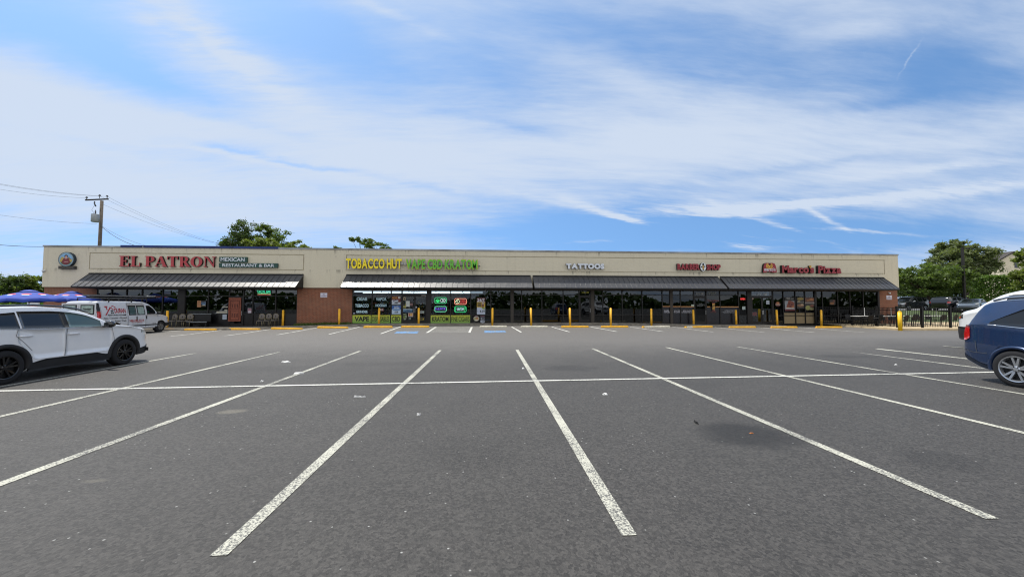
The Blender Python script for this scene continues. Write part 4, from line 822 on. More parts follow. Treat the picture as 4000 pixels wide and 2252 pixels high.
class Car:
    def __init__(s, name, label, cat, prof, bot, plan, belt, tum, paint, axles, rw, loc, rz, arch=.40, zscale=1., group=None):
        s.zt, s.zb, s.wb, s.bl, s.tum, s.ax, s.rw = curve(prof), curve(bot), curve(plan), curve(belt), tum, axles, rw
        s.L = prof[-1][0]; s.paint = paint; s.root = thing(name, label, cat, loc, rz, group); s.root.scale = (1, 1, zscale); s.arch = arch; s.body()
    def dims(s, x):
        zt, zb = s.zt(x), s.zb(x); return zb, min(s.bl(x), zt-.045), zt, s.wb(x)
    def W(s, x, z):
        zb, be, zt, wb = s.dims(x)
        if z <= be:
            t_ = (be-z)/max(.05, be-zb); return wb*(1-.012-.055*max(0, t_-.45)**1.2-.05*max(0, t_-.85)-.012*math.cos(min(1, t_*1.6)*math.pi))
        return wb-.016-s.tum*(z-be)-.04*max(0., (z-be-.02)/.6)**2
    def section(s, x):
        zb, be, zt, wb = s.dims(x); H = zt-be; P = []
        for f in (0, .06, .16, .3, .45, .6, .75, .88, 1): z = zb+(be-zb)*f; P.append((s.W(x, z)-(.05*(1-f/.06) if f < .06 else 0), z))
        c = min(.075, H*.5)
        for f in (.12, .35, .6, .8, 1): z = be+(H-c)*f; P.append((s.W(x, z)-.0, z))
        wt = P[-1][0]; r = min(.16, wt*.5)
        for a in (22, 45, 68, 90): P.append((wt-r+r*math.cos(R(a)), zt-c+c*.82*math.sin(R(a))))
        for f in (.66, .33, 0): P.append(((wt-r)*f, zt-c*.18+c*.18*(1-f*f)))
        return [(0, zb)]+[((P[0][0])*.6, zb)]+P
    def body(s):
        xs = sorted(set([0, .015, .04, .08]+[.14+i*(s.L-.28)/52 for i in range(53)]+[s.L-.08, s.L-.04, s.L-.015, s.L])); V = []; F_ = []; secs = [s.section(x) for x in xs]; n = len(secs[0]); ring_ = 2*n-2
        for x, S in zip(xs, secs):
            for y, z in S: V.append((-x, -y, z))
            for y, z in S[-2:0:-1]: V.append((-x, y, z))
        for i in range(len(xs)-1):
            for k in range(ring_): l = (k+1) % ring_; F_.append((i*ring_+k, i*ring_+l, (i+1)*ring_+l, (i+1)*ring_+k))
        F_.append(tuple(range(ring_-1, -1, -1))); F_.append(tuple(range((len(xs)-1)*ring_, len(xs)*ring_)))
        m = MB(); m.add(V, F_); o = m.build('body', [s.paint, WELL], s.root, True, True); bm = bmesh.new(); bm.from_mesh(o.data); bmesh.ops.recalc_face_normals(bm, faces=bm.faces); bm.to_mesh(o.data); bm.free()
        cut = MB()
        for a in s.ax:
            for sd in (-1, 1): cut.lathe([(s.arch, sd*.45 if sd > 0 else -1.5), (s.arch, 1.5 if sd > 0 else -.45)], 40, (-a, 0, s.rw), 'y')
        c = cut.build('cutter', [WELL], s.root, False, True); bm = bmesh.new(); bm.from_mesh(c.data); bmesh.ops.recalc_face_normals(bm, faces=bm.faces); bm.to_mesh(c.data); bm.free()
        bo = o.modifiers.new('arches', 'BOOLEAN'); bo.operation = 'DIFFERENCE'; bo.object = c; bo.solver = 'EXACT'
        try: bo.material_mode = 'TRANSFER'
        except Exception: pass
        dg = bpy.context.evaluated_depsgraph_get(); dg.update(); me = bpy.data.meshes.new_from_object(o.evaluated_get(dg)); o.modifiers.remove(bo); old = o.data; o.data = me; bpy.data.meshes.remove(old); bpy.data.objects.remove(c)
        for pl in me.polygons:
            pl.use_smooth = True
            for a in s.ax:
                dx, dz = pl.center.x+a, pl.center.z-s.rw; r = math.hypot(dx, dz)
                if abs(r-s.arch) < .035 and (pl.normal.x*dx+pl.normal.z*dz)/max(r, .01) < -.6: pl.material_index = 1; pl.use_smooth = False
                if r < s.arch-.03 and abs(pl.center.y) < .5 and pl.normal.y*pl.center.y > 0 and abs(pl.normal.y) > .8: pl.material_index = 1; pl.use_smooth = False
        s.obj = o
    def P(s, x, z, off, sd): return (-x, sd*(s.W(x, z)+off), z)
    def patch(s, name, mat, x0, x1, lo, hi, off=.006, sides=(-1, 1), parent=None, n=16, mr=5, lim=None):
        """A skin following the flank between the curves lo(x) and hi(x); one object per side."""
        out_ = []
        for sd in sides:
            V = []; F_ = []
            for i in range(n+1):
                x = x0+(x1-x0)*i/n; a, b = (lo(x) if callable(lo) else lo), (hi(x) if callable(hi) else hi); b = max(b, a+.001)
                for j in range(mr+1): V.append(s.P(x, a+(b-a)*j/mr, off, sd))
            q = mr+1
            for i in range(n):
                for j in range(mr): f = (i*q+j, i*q+j+1, (i+1)*q+j+1, (i+1)*q+j); F_.append(f if sd < 0 else f[::-1])
            base = len(V); rim = [i*q for i in range(n+1)]+[n*q+j for j in range(1, q)]+[i*q+mr for i in range(n-1, -1, -1)]+[j for j in range(mr-1, 0, -1)]
            for k in rim: p = V[k]; V.append((p[0], p[1]-sd*(off+.012), p[2]))
            for k in range(len(rim)): l = (k+1) % len(rim); f = (rim[k], rim[l], base+l, base+k); F_.append(f if sd > 0 else f[::-1])
            m = MB(); m.add(V, F_); out_.append(m.build(name, mat, parent or s.root, True, True))
        return out_[0] if len(out_) == 1 else out_
    def seam(s, pts, wd=.008, sides=(-1, 1), mat=None):
        for sd in sides:
            m = MB()
            for (xa, za), (xb, zb) in zip(pts, pts[1:]):
                for k in range(6):
                    t0, t1 = k/6, (k+1)/6; A, B = (xa+(xb-xa)*t0, za+(zb-za)*t0), (xa+(xb-xa)*t1, za+(zb-za)*t1)
                    L = math.hypot(xb-xa, zb-za); nx, nz_ = -(zb-za)/L*wd/2, (xb-xa)/L*wd/2
                    f = [s.P(A[0]-nx, A[1]-nz_, .009, sd), s.P(B[0]-nx, B[1]-nz_, .009, sd), s.P(B[0]+nx, B[1]+nz_, .009, sd), s.P(A[0]+nx, A[1]+nz_, .009, sd)]
                    m.add(f, [(0, 1, 2, 3)])
            m.build('panel_gap', mat or M('panel gap', '#4a4c50', .8, var=0), s.root, False, True)
    def arches(s, mat, r0, r1, off=.02, a0=-12, a1=192):
        for a in s.ax:
            for sd in (-1, 1):
                V = []; F_ = []; n = 30
                for i in range(n+1):
                    q = R(a0+(a1-a0)*i/n)
                    for k, (r, o_) in enumerate(((r0-.02, -.06), (r0, off), (r1, off), (r1+.008, -.01))):
                        x, z = a-r*math.cos(q), s.rw+r*math.sin(q); V.append(s.P(max(.02, min(s.L-.02, x)), max(z, .16), o_, sd))
                for i in range(n):
                    for k in range(3): f = (i*4+k, i*4+k+1, (i+1)*4+k+1, (i+1)*4+k); F_.append(f if sd > 0 else f[::-1])
                m = MB(); m.add(V, F_); m.build('wheel_arch', mat, s.root, True, True)
    def wheels(s, rt_, rimmat, style='double', tw=.235, rr=.66, inset=.02, well=False):
        for a in s.ax:
            for sd in (-1, 1):
                yo = s.wb(a)-inset; m = MB(); c = (-a, sd*yo, s.rw); tw_ = -sd*tw
                prof = [(rt_*rr, 0), (rt_*.78, sd*.006), (rt_*.93, 0), (rt_*.985, tw_*.1), (rt_, tw_*.22), (rt_, tw_*.78), (rt_*.98, tw_*.92), (rt_*.9, tw_), (rt_*rr, tw_)]
                prof = [(r, h) for r, h in prof]
                m.lathe(prof, 40, c, 'y', 0, False); wl = m.build('wheel', TYRE, s.root, True, True)
                m = MB(); R0 = rt_*rr*1.01
                def ringp(r0, r1, h0, h1, n=40):
                    V = []; F_ = []
                    for i in range(n):
                        q = 2*math.pi*i/n
                        for r, h in ((r0, h0), (r1, h1)): V.append((c[0]+r*math.cos(q), c[1]+h, c[2]+r*math.sin(q)))
                    for i in range(n): j = (i+1) % n; F_.append((2*i, 2*i+1, 2*j+1, 2*j))
                    m.add(V, F_)
                ringp(R0, R0*.93, sd*.012, sd*.006); ringp(R0*.93, R0*.86, sd*.006, -sd*.05); ringp(R0*1.0, R0*1.03, sd*.012, -sd*.01)
                ns = 5
                for k in range(ns):
                    q0 = 2*math.pi*k/ns+.3
                    for dq in ((-.17, .17) if style == 'double' else (0,)):
                        ri, ro = R0*.16, R0*.90; qa, qb = q0+dq*1.5, q0+dq; wa, wb_ = (.019, .017) if style == 'double' else (.05, .075)
                        p0 = Vector((math.cos(q0+dq*.8), 0, math.sin(q0+dq*.8)))*ri; p1 = Vector((math.cos(q0+dq*1.25), 0, math.sin(q0+dq*1.25)))*ro; dr_ = (p1-p0).normalized(); sd_ = Vector((-dr_.z, 0, dr_.x)); V = []
                        for p, w_, h in ((p0, wa, -.014), (p1, wb_, .002)):
                            for u in (-1, 1):
                                for hh in (h, h-.04): V.append((c[0]+p.x+sd_.x*w_*u, c[1]+sd*hh, c[2]+p.z+sd_.z*w_*u))
                        m.add(V, [(0,2,6,4),(1,5,7,3),(0,4,5,1),(2,3,7,6),(4,6,7,5)])
                m.lathe([(R0*.24, -sd*.04), (R0*.24, -sd*.012), (R0*.17, -sd*.002), (.001, 0)], 16, c, 'y')
                m.build('rim', rimmat, wl, False, True)
                m = MB(); m.lathe([(R0*.93, -sd*.06), (R0*.93, -sd*.068)], 24, c, 'y'); m.lathe([(R0*.6, -sd*.055), (R0*.6, -sd*.062)], 20, c, 'y'); m.build('brake_disc', M('dark brake', '#131314', .6, .2), wl, False, True)
                m = MB()
                for k in range(5): q = 2*math.pi*k/5+.3+math.pi/5; m.lathe([(.012, -sd*.02), (.012, sd*.002)], 8, (c[0]+R0*.19*math.cos(q), c[1], c[2]+R0*.19*math.sin(q)), 'y')
                m.build('wheel_nut', M('dark nut', '#2a2a2c', .4, .8), wl, False, True)
    def topskin(s, name, mat, x0, x1, win, off=.006, n=14, mr=8, parent=None):
        """A skin on the upper surface (windscreen, rear glass), win = share of the width."""
        V = []; F_ = []
        def top(x, y):
            S = s.section(x); pts = S[-12:]
            for (ya, za), (yb, zb) in zip(pts, pts[1:]):
                if yb <= y <= ya: return za+(zb-za)*(ya-y)/max(1e-6, ya-yb)
            return S[-1][1]
        for i in range(n+1):
            x = x0+(x1-x0)*i/n; sl = (s.zt(x+.02)-s.zt(x-.02))/.04; nv = Vector((sl, 0, 1)).normalized(); S = s.section(x); w_ = S[-4][0]*win+.0
            for j in range(mr+1): y = w_*(2*j/mr-1); V.append((-x+nv.x*off, y, top(x, abs(y))+nv.z*off))
        q = mr+1; F_ = [(i*q+j, (i+1)*q+j, (i+1)*q+j+1, i*q+j+1) for i in range(n) for j in range(mr)]
        m = MB(); m.add(V, F_); o = m.build(name, mat, parent or s.root, True, True); return o
    def handle(s, x, z, wd, mat, sd, parent=None):
        m = MB(); y = s.W(x, z); m.tube([(-x+wd/2, sd*(y+.005), z), (-x+wd/2-.02, sd*(y+.04), z), (-x-wd/2+.02, sd*(y+.04), z), (-x-wd/2, sd*(y+.005), z)], .016, 8); m.build('handle', mat, parent or s.root, True, True)
    def mirror(s, x, z, mat, sd, sz=(.17, .2, .17)):
        m = MB(); y = s.W(x, z); m.cbox((-x, sd*(y+.05), z-.02), (.07, .14, .04)); 
        m.lathe([(.02, -sz[0]*.5), (.075, -sz[0]*.4), (.09, 0), (.085, sz[0]*.42), (.06, sz[0]*.5)], 14, (0, 0, 0), 'z')
        k = len(m.v)-14*5
        for i in range(k, len(m.v)):
            p = m.v[i]; m.v[i] = (-x+p[2]*.85-.03, sd*(y+.17+p[0]*1.25), z+.04+p[1]*1.05)
        m.build('wing_mirror', mat, s.root, True, True)
def lerpc(pts):
    def f(x):
        if x <= pts[0][0]: return pts[0][1]
        for (a, b), (c, d_) in zip(pts, pts[1:]):
            if x <= c: return b+(d_-b)*(x-a)/(c-a)
        return pts[-1][1]
    return f
# white crossover, nose towards the shops ------------------------------------------------
PEARL = M('pearl white paint', '#e3e4e6', .22, 0, .5, var=.02, coat=1.)
fx, ry = -9.88-.90, 11.44
CRV = dict(prof=[(0,.66),(.03,.84),(.12,.93),(.4,1.01),(.95,1.085),(1.22,1.13),(1.6,1.33),(2.0,1.51),(2.4,1.585),(3.0,1.62),(3.7,1.60),(4.15,1.54),(4.32,1.49),(4.5,1.26),(4.62,1.04),(4.68,.86)],
  bot=[(0,.40),(.1,.27),(.4,.22),(.9,.21),(3.7,.21),(4.2,.24),(4.55,.34),(4.68,.46)], plan=[(0,.55),(.04,.68),(.14,.80),(.35,.885),(.7,.92),(1.2,.925),(3.6,.925),(4.2,.90),(4.5,.84),(4.64,.74),(4.68,.6)], belt=[(0,.7),(.4,.93),(1.1,1.055),(1.5,1.075),(2.6,1.095),(3.6,1.13),(4.2,1.19),(4.5,1.2)])
c = Car('parked_suv', 'white crossover with black wheel arches and black wheels beside the bay line', 'car', CRV['prof'], CRV['bot'], CRV['plan'], CRV['belt'], .36, PEARL, (.95, 3.62), .345, (fx, ry+.95, 0), R(90), .41)
c.wheels(.355, M('gloss black rim', '#111113', .25, .3, coat=.6), 'double', inset=.0)
c.arches(CLAD, .40, .475, .024)
c.patch('sill_cladding', CLAD, 1.38, 3.2, lambda x: .20, lerpc([(1.38,.36),(1.55,.37),(1.7,.43),(2.9,.43),(3.2,.36)]), .018); c.patch('bumper_cladding', CLAD, .03, .56, lambda x: c.zb(x)+.01, lerpc([(0,.52),(.2,.44),(.56,.40)]), .014); c.patch('bumper_cladding', CLAD, 4.05, 4.64, lambda x: c.zb(x)+.01, .5, .014)
wl_hi = lambda x: min(c.zt(x)-.11, 1.50)
for sd in (-1, 1):
    dr = c.patch('door', PEARL, 1.34, 2.48, lambda x: .45, lambda x: c.bl(x)-.005, .004, (sd,)); c.patch('window', TEAL, 1.62, 2.40, lambda x: c.bl(x)+.02, lambda x: max(c.bl(x)+.022, wl_hi(x)), .006, (sd,), dr); c.handle(2.30, .95, .24, PEARL, sd, dr)
    dr = c.patch('door', PEARL, 2.50, 3.42, lerpc([(2.5,.45),(3.1,.45),(3.42,.86)]), lambda x: c.bl(x)-.005, .004, (sd,)); c.patch('window', TINT, 2.50, 3.34, lambda x: c.bl(x)+.02, wl_hi, .006, (sd,), dr); c.handle(3.28, .97, .24, PEARL, sd, dr)
    c.patch('quarter_window', TINT, 3.38, 4.08, lambda x: c.bl(x)+.02+max(0, x-3.9)*.3, lerpc([(3.38,1.485),(3.8,1.45),(4.08,1.25)]), .006, (sd,)); c.patch('pillar_trim', CLAD, 2.40, 2.50, lambda x: c.bl(x)+.02, wl_hi, .005, (sd,), n=3)
    c.patch('window_trim', CHROME, 1.4, 4.06, lambda x: c.bl(x)-.004, lambda x: c.bl(x)+.014, .010, (sd,), mr=2)
    c.mirror(1.56, 1.10, M('gloss black', '#0c0c0e', .1, coat=1), sd)
    c.patch('headlight', LAMPW, .05, .42, lambda x: .80+.12*x, lambda x: .865+.16*x, .008, (sd,)); c.patch('tail_light', LAMPR, 4.30, 4.58, .98, 1.22, .01, (sd,))
    m = MB(); m.tube([(-1.75, sd*(c.W(1.8, 1.4)-.06), 1.43), (-2.0, sd*(c.W(2.0, 1.5)-.05), 1.53), (-2.4, sd*(c.W(2.4, 1.5)-.05), 1.605), (-3.0, sd*(c.W(3, 1.5)-.05), 1.638), (-3.7, sd*(c.W(3.7, 1.5)-.05), 1.618), (-4.15, sd*(c.W(4.1, 1.45)-.06), 1.55)], .022, 8); m.build('roof_rail', M('gloss black', '#0c0c0e', .1, coat=1), c.root, True, True)
c.seam([(1.32,.45),(1.28,.75),(1.34,1.05)]); c.seam([(2.49,.44),(2.475,.8),(2.44,1.09)]); c.seam([(3.16,.64),(3.3,.82),(3.45,.98),(3.42,1.12)]); c.seam([(.35,.99),(1.2,1.06)], .008)
c.topskin('windshield', TINT, 1.26, 2.06, .93); c.topskin('rear_window', TINT, 4.34, 4.56, .85)
m = MB(); m.cbox((.0, 0, .62), (.03, 1.0, .2)); m.cbox((.0, 0, .42), (.03, 1.2, .1)); m.build('grille', CLAD, c.root, False, True)
# the low splitter of the front bumper
m = MB(); m.add([(.06, y, z) for y, z in ((-.6,.33),(.6,.33),(.6,.38),(-.6,.38))]+[(-.22, y, z) for y, z in ((-.93,.30),(.93,.30),(.93,.40),(-.93,.40))], [(0,1,2,3),(7,6,5,4),(0,4,5,1),(3,2,6,7),(1,5,6,2),(0,3,7,4)]); m.build('bumper_lip', CLAD, c.root, False, True)
# blue SUV, tail towards the shops ---------------------------------------------------------
BLUE = M('blue metallic paint', '#1a3256', .25, .35, .5, var=.05, coat=1.)
SOR = dict(prof=[(0,.66),(.04,.86),(.14,.95),(.45,1.05),(1.0,1.11),(1.2,1.15),(1.6,1.44),(2.05,1.69),(2.5,1.775),(3.1,1.80),(3.8,1.775),(4.2,1.72),(4.30,1.67),(4.44,1.40),(4.56,1.14),(4.62,1.08),(4.66,.9),(4.685,.7)],
  bot=[(0,.42),(.1,.28),(.4,.23),(.9,.22),(3.7,.22),(4.2,.28),(4.5,.40),(4.685,.50)], plan=[(0,.58),(.05,.72),(.16,.83),(.4,.91),(.8,.94),(1.2,.945),(3.6,.945),(4.15,.915),(4.45,.86),(4.6,.80),(4.66,.74),(4.685,.66)], belt=[(0,.72),(.45,.96),(1.1,1.08),(1.6,1.10),(2.6,1.13),(3.6,1.18),(4.2,1.22),(4.4,1.20)])
bx, by = 10.63+.935, 6.97
c = Car('parked_suv', 'dark blue SUV with silver alloy wheels seen from its tail lamp', 'car', SOR['prof'], SOR['bot'], SOR['plan'], SOR['belt'], .36, BLUE, (.95, 3.70), .36, (bx, by-3.70, 0), R(-90), .425)
c.wheels(.372, M('silver alloy', '#b9bcc0', .28, .85, var=.06), 'double', inset=.0, rr=.68)
c.arches(M('blue arch lip', '#1a3256', .3, .35, coat=1), .405, .45, .02)
c.patch('sill_cladding', CLAD, 1.38, 3.26, lambda x: .22, .36, .012); c.patch('bumper_lip', M('dark blue plastic', '#131c2b', .5), 4.12, 4.64, lambda x: c.zb(x)+.005, lambda x: c.zb(x)+.10, .006)
hi = lambda x: min(c.zt(x)-.13, 1.65)
for sd in (-1, 1):
    dr = c.patch('door', BLUE, 1.36, 2.50, lambda x: .40, lambda x: c.bl(x)-.005, .004, (sd,)); c.patch('window', TINT, 1.66, 2.42, lambda x: c.bl(x)+.02, lambda x: max(c.bl(x)+.022, hi(x)), .006, (sd,), dr); c.handle(2.32, 1.02, .22, CHROME, sd, dr)
    dr = c.patch('door', BLUE, 2.52, 3.42, lerpc([(2.52,.40),(3.15,.42),(3.42,.9)]), lambda x: c.bl(x)-.005, .004, (sd,)); c.patch('window', TINT, 2.52, 3.30, lambda x: c.bl(x)+.02, hi, .006, (sd,), dr); c.handle(3.26, 1.05, .22, CHROME, sd, dr)
    c.patch('quarter_window', TINT, 3.34, 4.10, lambda x: c.bl(x)+.03, lerpc([(3.34,1.64),(3.6,1.58),(3.9,1.40),(4.12,1.265)]), .006, (sd,))
    c.patch('window_trim', CHROME, 1.5, 4.12, lambda x: c.bl(x)+.002, lambda x: c.bl(x)+.02, .010, (sd,), mr=2)
    c.mirror(1.60, 1.14, BLUE, sd); c.patch('headlight', LAMPW, .06, .5, lambda x: .78+.12*x, lambda x: .9+.16*x, .008, (sd,))
    c.patch('tail_light', LAMPR, 4.47, 4.655, lambda x: .87+max(0, 4.56-x)*.6, lambda x: 1.20-max(0, 4.53-x)*.5, .012, (sd,))
    m = MB(); m.tube([(-2.2, sd*(c.W(2.2, 1.6)-.1), 1.735), (-2.5, sd*(c.W(2.5, 1.6)-.07), 1.805), (-3.2, sd*(c.W(3.2, 1.6)-.065), 1.832), (-3.9, sd*(c.W(3.9, 1.55)-.07), 1.80), (-4.15, sd*(c.W(4.1, 1.55)-.09), 1.73)], .022, 8); m.build('roof_rail', CHROME, c.root, True, True)
c.seam([(2.51,.38),(2.49,.8),(2.46,1.12)]); c.seam([(3.2,.68),(3.33,.9),(3.43,1.02),(3.40,1.18)]); c.seam([(4.15,.62),(4.4,.62),(4.62,.66)], .010); c.seam([(4.34,.62),(4.36,.86)], .010)
c.topskin('windshield', TINT, 1.26, 2.1, .93); c.topskin('rear_window', TINT, 4.33, 4.50, .84)
m = MB(); m.cbox((-4.69, 0, .86), (.012, .36, .12)); m.build('number_plate', M('plate white', '#c7c9cc', .5), c.root, False, True)
# white SUV behind it, nose towards the shops ---------------------------------------------
WHITEP = M('white paint', '#d8d9d8', .25, 0, .5, var=.02, coat=1.)
DUR = dict(prof=[(0,.7),(.04,.92),(.14,1.02),(.5,1.10),(1.15,1.16),(1.35,1.20),(1.75,1.45),(2.2,1.66),(2.7,1.735),(3.3,1.75),(4.1,1.72),(4.6,1.66),(4.75,1.5),(4.88,1.2),(4.95,1.0)], bot=[(0,.36),(.1,.28),(.5,.24),(4.3,.24),(4.7,.34),(4.95,.46)], plan=[(0,.58),(.05,.72),(.16,.84),(.4,.92),(.8,.955),(4.2,.955),(4.6,.92),(4.85,.84),(4.95,.7)], belt=[(0,.76),(.5,1.0),(1.2,1.12),(2.6,1.16),(4.2,1.2),(4.6,1.2)])
wx, wy_ = 16.85, 11.75
c = Car('parked_suv', 'white SUV with roof rails standing nose out behind the dark blue SUV', 'car', [(0,.7),(.04,.96),(.14,1.08),(.45,1.17),(.85,1.25),(1.2,1.46),(1.6,1.66),(2.1,1.76),(2.8,1.80),(3.6,1.78),(4.2,1.74),(4.6,1.68),(4.75,1.5),(4.88,1.2),(4.95,1.0)], DUR['bot'], DUR['plan'], DUR['belt'], .34, WHITEP, (.98, 4.0), .37, (wx, wy_, .22), R(72), .43, 1.06)
c.wheels(.38, M('silver alloy', '#b9bcc0', .28, .85, var=.06), 'single', inset=.0); c.arches(CLAD, .41, .46, .015)
c.patch('bumper_cladding', CLAD, .02, .56, lambda x: c.zb(x)+.005, .66, .012); c.patch('sill_cladding', CLAD, 1.4, 3.55, .24, .38, .012)
hi2 = lambda x: min(c.zt(x)-.12, 1.62)
for sd in (-1, 1):
    dr = c.patch('door', WHITEP, 1.5, 2.62, .42, lambda x: c.bl(x)-.005, .004, (sd,)); c.patch('window', TINT, 1.8, 2.55, lambda x: c.bl(x)+.02, lambda x: max(c.bl(x)+.022, hi2(x)), .006, (sd,), dr); c.handle(2.45, 1.05, .22, CHROME, sd, dr)
    dr = c.patch('door', WHITEP, 2.64, 3.66, lerpc([(2.64,.42),(3.4,.44),(3.66,.9)]), lambda x: c.bl(x)-.005, .004, (sd,)); c.patch('window', TINT, 2.64, 3.5, lambda x: c.bl(x)+.02, hi2, .006, (sd,), dr); c.handle(3.5, 1.07, .22, CHROME, sd, dr)
    c.patch('quarter_window', TINT, 3.56, 4.4, lambda x: c.bl(x)+.02, lerpc([(3.56,1.6),(4.1,1.56),(4.4,1.35)]), .006, (sd,))
    c.patch('headlight', M('dark lamp', '#33312f', .15, .2, coat=1), .05, .44, lambda x: .88+.10*x, lambda x: 1.00+.10*x, .01, (sd,)); c.patch('marker_lamp', AMBER, .15, .36, lambda x: .885+.1*x, lambda x: .955+.1*x, .016, (sd,))
    c.mirror(1.72, 1.18, WHITEP, sd); m = MB(); m.tube([(-2.2, sd*(c.W(2.3, 1.6)-.1), 1.68), (-2.5, sd*(c.W(2.5, 1.6)-.09), 1.79), (-3.3, sd*(c.W(3.3, 1.6)-.09), 1.83), (-4.2, sd*(c.W(4.2, 1.55)-.09), 1.79), (-4.5, sd*(c.W(4.4, 1.5)-.1), 1.68)], .03, 8); m.build('roof_rail', M('bright rail', '#c9cbcc', .3, .6), c.root, True, True)
c.topskin('windshield', TINT, .92, 1.75, .92)
m = MB(); m.cbox((.0, 0, .84), (.03, 1.0, .16)); m.build('grille', CLAD, c.root, False, True)
# contractor's van ---------------------------------------------------------------------------
VANW = M('van white paint', '#c9ccd2', .35, 0, .5, var=.04, coat=.5)
VAN = dict(prof=[(0,.70),(.03,.98),(.10,1.06),(.5,1.14),(.85,1.20),(1.05,1.34),(1.45,1.78),(1.65,1.93),(1.95,2.02),(2.6,2.06),(4.8,2.06),(5.0,2.03),(5.06,1.9),(5.10,1.2),(5.12,.7)], bot=[(0,.42),(.08,.34),(.5,.3),(4.6,.32),(5.0,.4),(5.12,.46)], plan=[(0,.74),(.04,.84),(.15,.92),(.5,.985),(1.2,1.0),(4.7,1.0),(4.98,.985),(5.06,.95),(5.12,.92)], belt=[(0,.8),(.5,1.06),(1.0,1.16),(1.5,1.2),(5.12,1.2)])
vx, vy = -21.8-.98, 27.9
c = Car('contractor_van', 'white contractor van with red and black lettering and a ladder rack', 'van', VAN['prof'], VAN['bot'], VAN['plan'], VAN['belt'], .16, VANW, (.78, 4.05), .37, (vx, vy+.72, gz(vx, vy)), R(90), .43)
c.wheels(.375, M('steel wheel', '#77797c', .5, .6, var=.2), 'single', inset=.03, rr=.56)
GRY = M('window paper', '#8fa19c', .3, var=.3, scale=6)
for sd in (-1, 1):
    dr = c.patch('door', VANW, 1.08, 1.98, .42, lambda x: c.bl(x), .004, (sd,)); c.patch('window', TINT, 1.24, 1.88, lambda x: 1.22, lambda x: max(1.23, min(c.zt(x)-.14, 1.78)), .006, (sd,), dr); m = MB(); m.cbox((-1.92, sd*(c.W(1.92, 1.02)+.012), 1.02), (.06, .02, .2)); m.build('handle', CLAD, dr, False, True)
    dr = c.patch('door', VANW, 2.0, 3.22, .42, 1.94, .004, (sd,))
    for a, b, mt in ((2.02, 2.58, GRY), (2.64, 3.16, TEAL)): wq = c.patch('window', CLAD, a, b, 1.19, 1.80, .006, (sd,), dr); c.patch('pane', mt, a+.06, b-.06, 1.25, 1.74, .011, (sd,), dr)
    m = MB(); m.cbox((-2.62, sd*(c.W(2.6, .98)+.012), .98), (.06, .02, .24)); m.build('handle', CLAD, dr, False, True)
    c.patch('side_moulding', CLAD, 1.05, 3.5, .50, .57, .012, (sd,)); c.mirror(1.14, 1.25, CLAD, sd); c.patch('headlight', LAMPW, .05, .25, .86, 1.0, .01, (sd,)); c.patch('bumper', CLAD, .02, .42, .4, .62, .03, (sd,))
    c.patch('tail_light', LAMPR, 4.90, 5.075, 1.06, 1.46, .012, (sd,)); c.patch('lamp_surround', CLAD, 4.90, 5.06, 1.47, 1.93, .010, (sd,))
c.seam([(1.06,.45),(1.05,1.2)]); c.seam([(1.99,.42),(1.99,1.9)]); c.seam([(2.60,.42),(2.60,1.9)]); c.seam([(3.24,.42),(3.24,1.9)]); c.seam([(4.86,.5),(4.86,1.9)])
c.topskin('windshield', TINT, 1.02, 1.72, .93)
m = MB(); m.cbox((.03, 0, .52), (.12, 1.72, .2)); m.build('front_bumper', CLAD, c.root, False, True); m = MB(); m.cbox((-5.16, 0, .5), (.12, 1.8, .16)); m.build('rear_bumper', CLAD, c.root, False, True)
for sd in (-1, 1):      # rear doors with papered windows
    m = MB(); m.cbox((-5.125, sd*.46, 1.2), (.012, .88, 1.45)); rd = m.build('rear_door', VANW, c.root, False, True)
    m = MB(); m.cbox((-5.12, sd*.46, 1.56), (.05, .72, .56)); m.build('window', CLAD, rd, False, True); m = MB(); m.cbox((-5.142, sd*.46, 1.56), (.02, .6, .45)); m.build('pane', GRY, rd, False, True)
m = MB(); m.cbox((-5.154, -.46, 1.52), (.003, .36, .04)); m.cbox((-5.154, -.46, 1.6), (.003, .44, .05)); m.build('notice_text', CLAD, c.root, False, True)
# side lettering on the flank that faces the car park
def vtext(body, x0, x1, z0, z1, mat, bold=.01, name='lettering'):
    v, f, nz = glyphs(body, bold, False); a = np.array(v); lo, hi_ = a.min(0), a.max(0); V = []
    for p in v: x = x0+(x1-x0)*(hi_[0]-p[0])/(hi_[0]-lo[0]); z = z0+(z1-z0)*(p[1]-lo[1])/(hi_[1]-lo[1]); V.append(c.P(x, z, .011, -1))
    m = MB(); m.add(V, f); m.build(name, mat, c.root, False, True)
def vpoly(polys, mat, name):
    m = MB()
    for pl in polys: m.add([c.P(x, z, .012, -1) for x, z in pl], [tuple(range(len(pl)))])
    m.build(name, mat, c.root, False, True)
VRED = M('van red print', '#a8202a', .4); VBLK = M('van black print', '#24262c', .4)
vtext('DURAN', 3.36, 4.07, 1.34, 1.63, VRED, .02); vtext('REMODELING', 3.62, 4.5, 1.19, 1.27, VBLK); vtext('Paint • Ceramic • Drywall', 3.32, 4.74, .98, 1.10, VBLK); vtext('Plumbing • Power Wash', 3.34, 4.70, .80, .93, VBLK); vtext('and more!', 3.72, 4.26, .65, .76, VBLK)
vtext('540-760-9216', 2.12, 3.14, .79, .92, VRED, .02); vtext('FREE ESTIMATES', 2.24, 3.0, .72, .78, VRED); vtext('duranremodeling.com', 2.25, 2.95, .63, .68, VBLK); vtext('CARGO', 1.2, 1.5, .6, .64, VBLK)
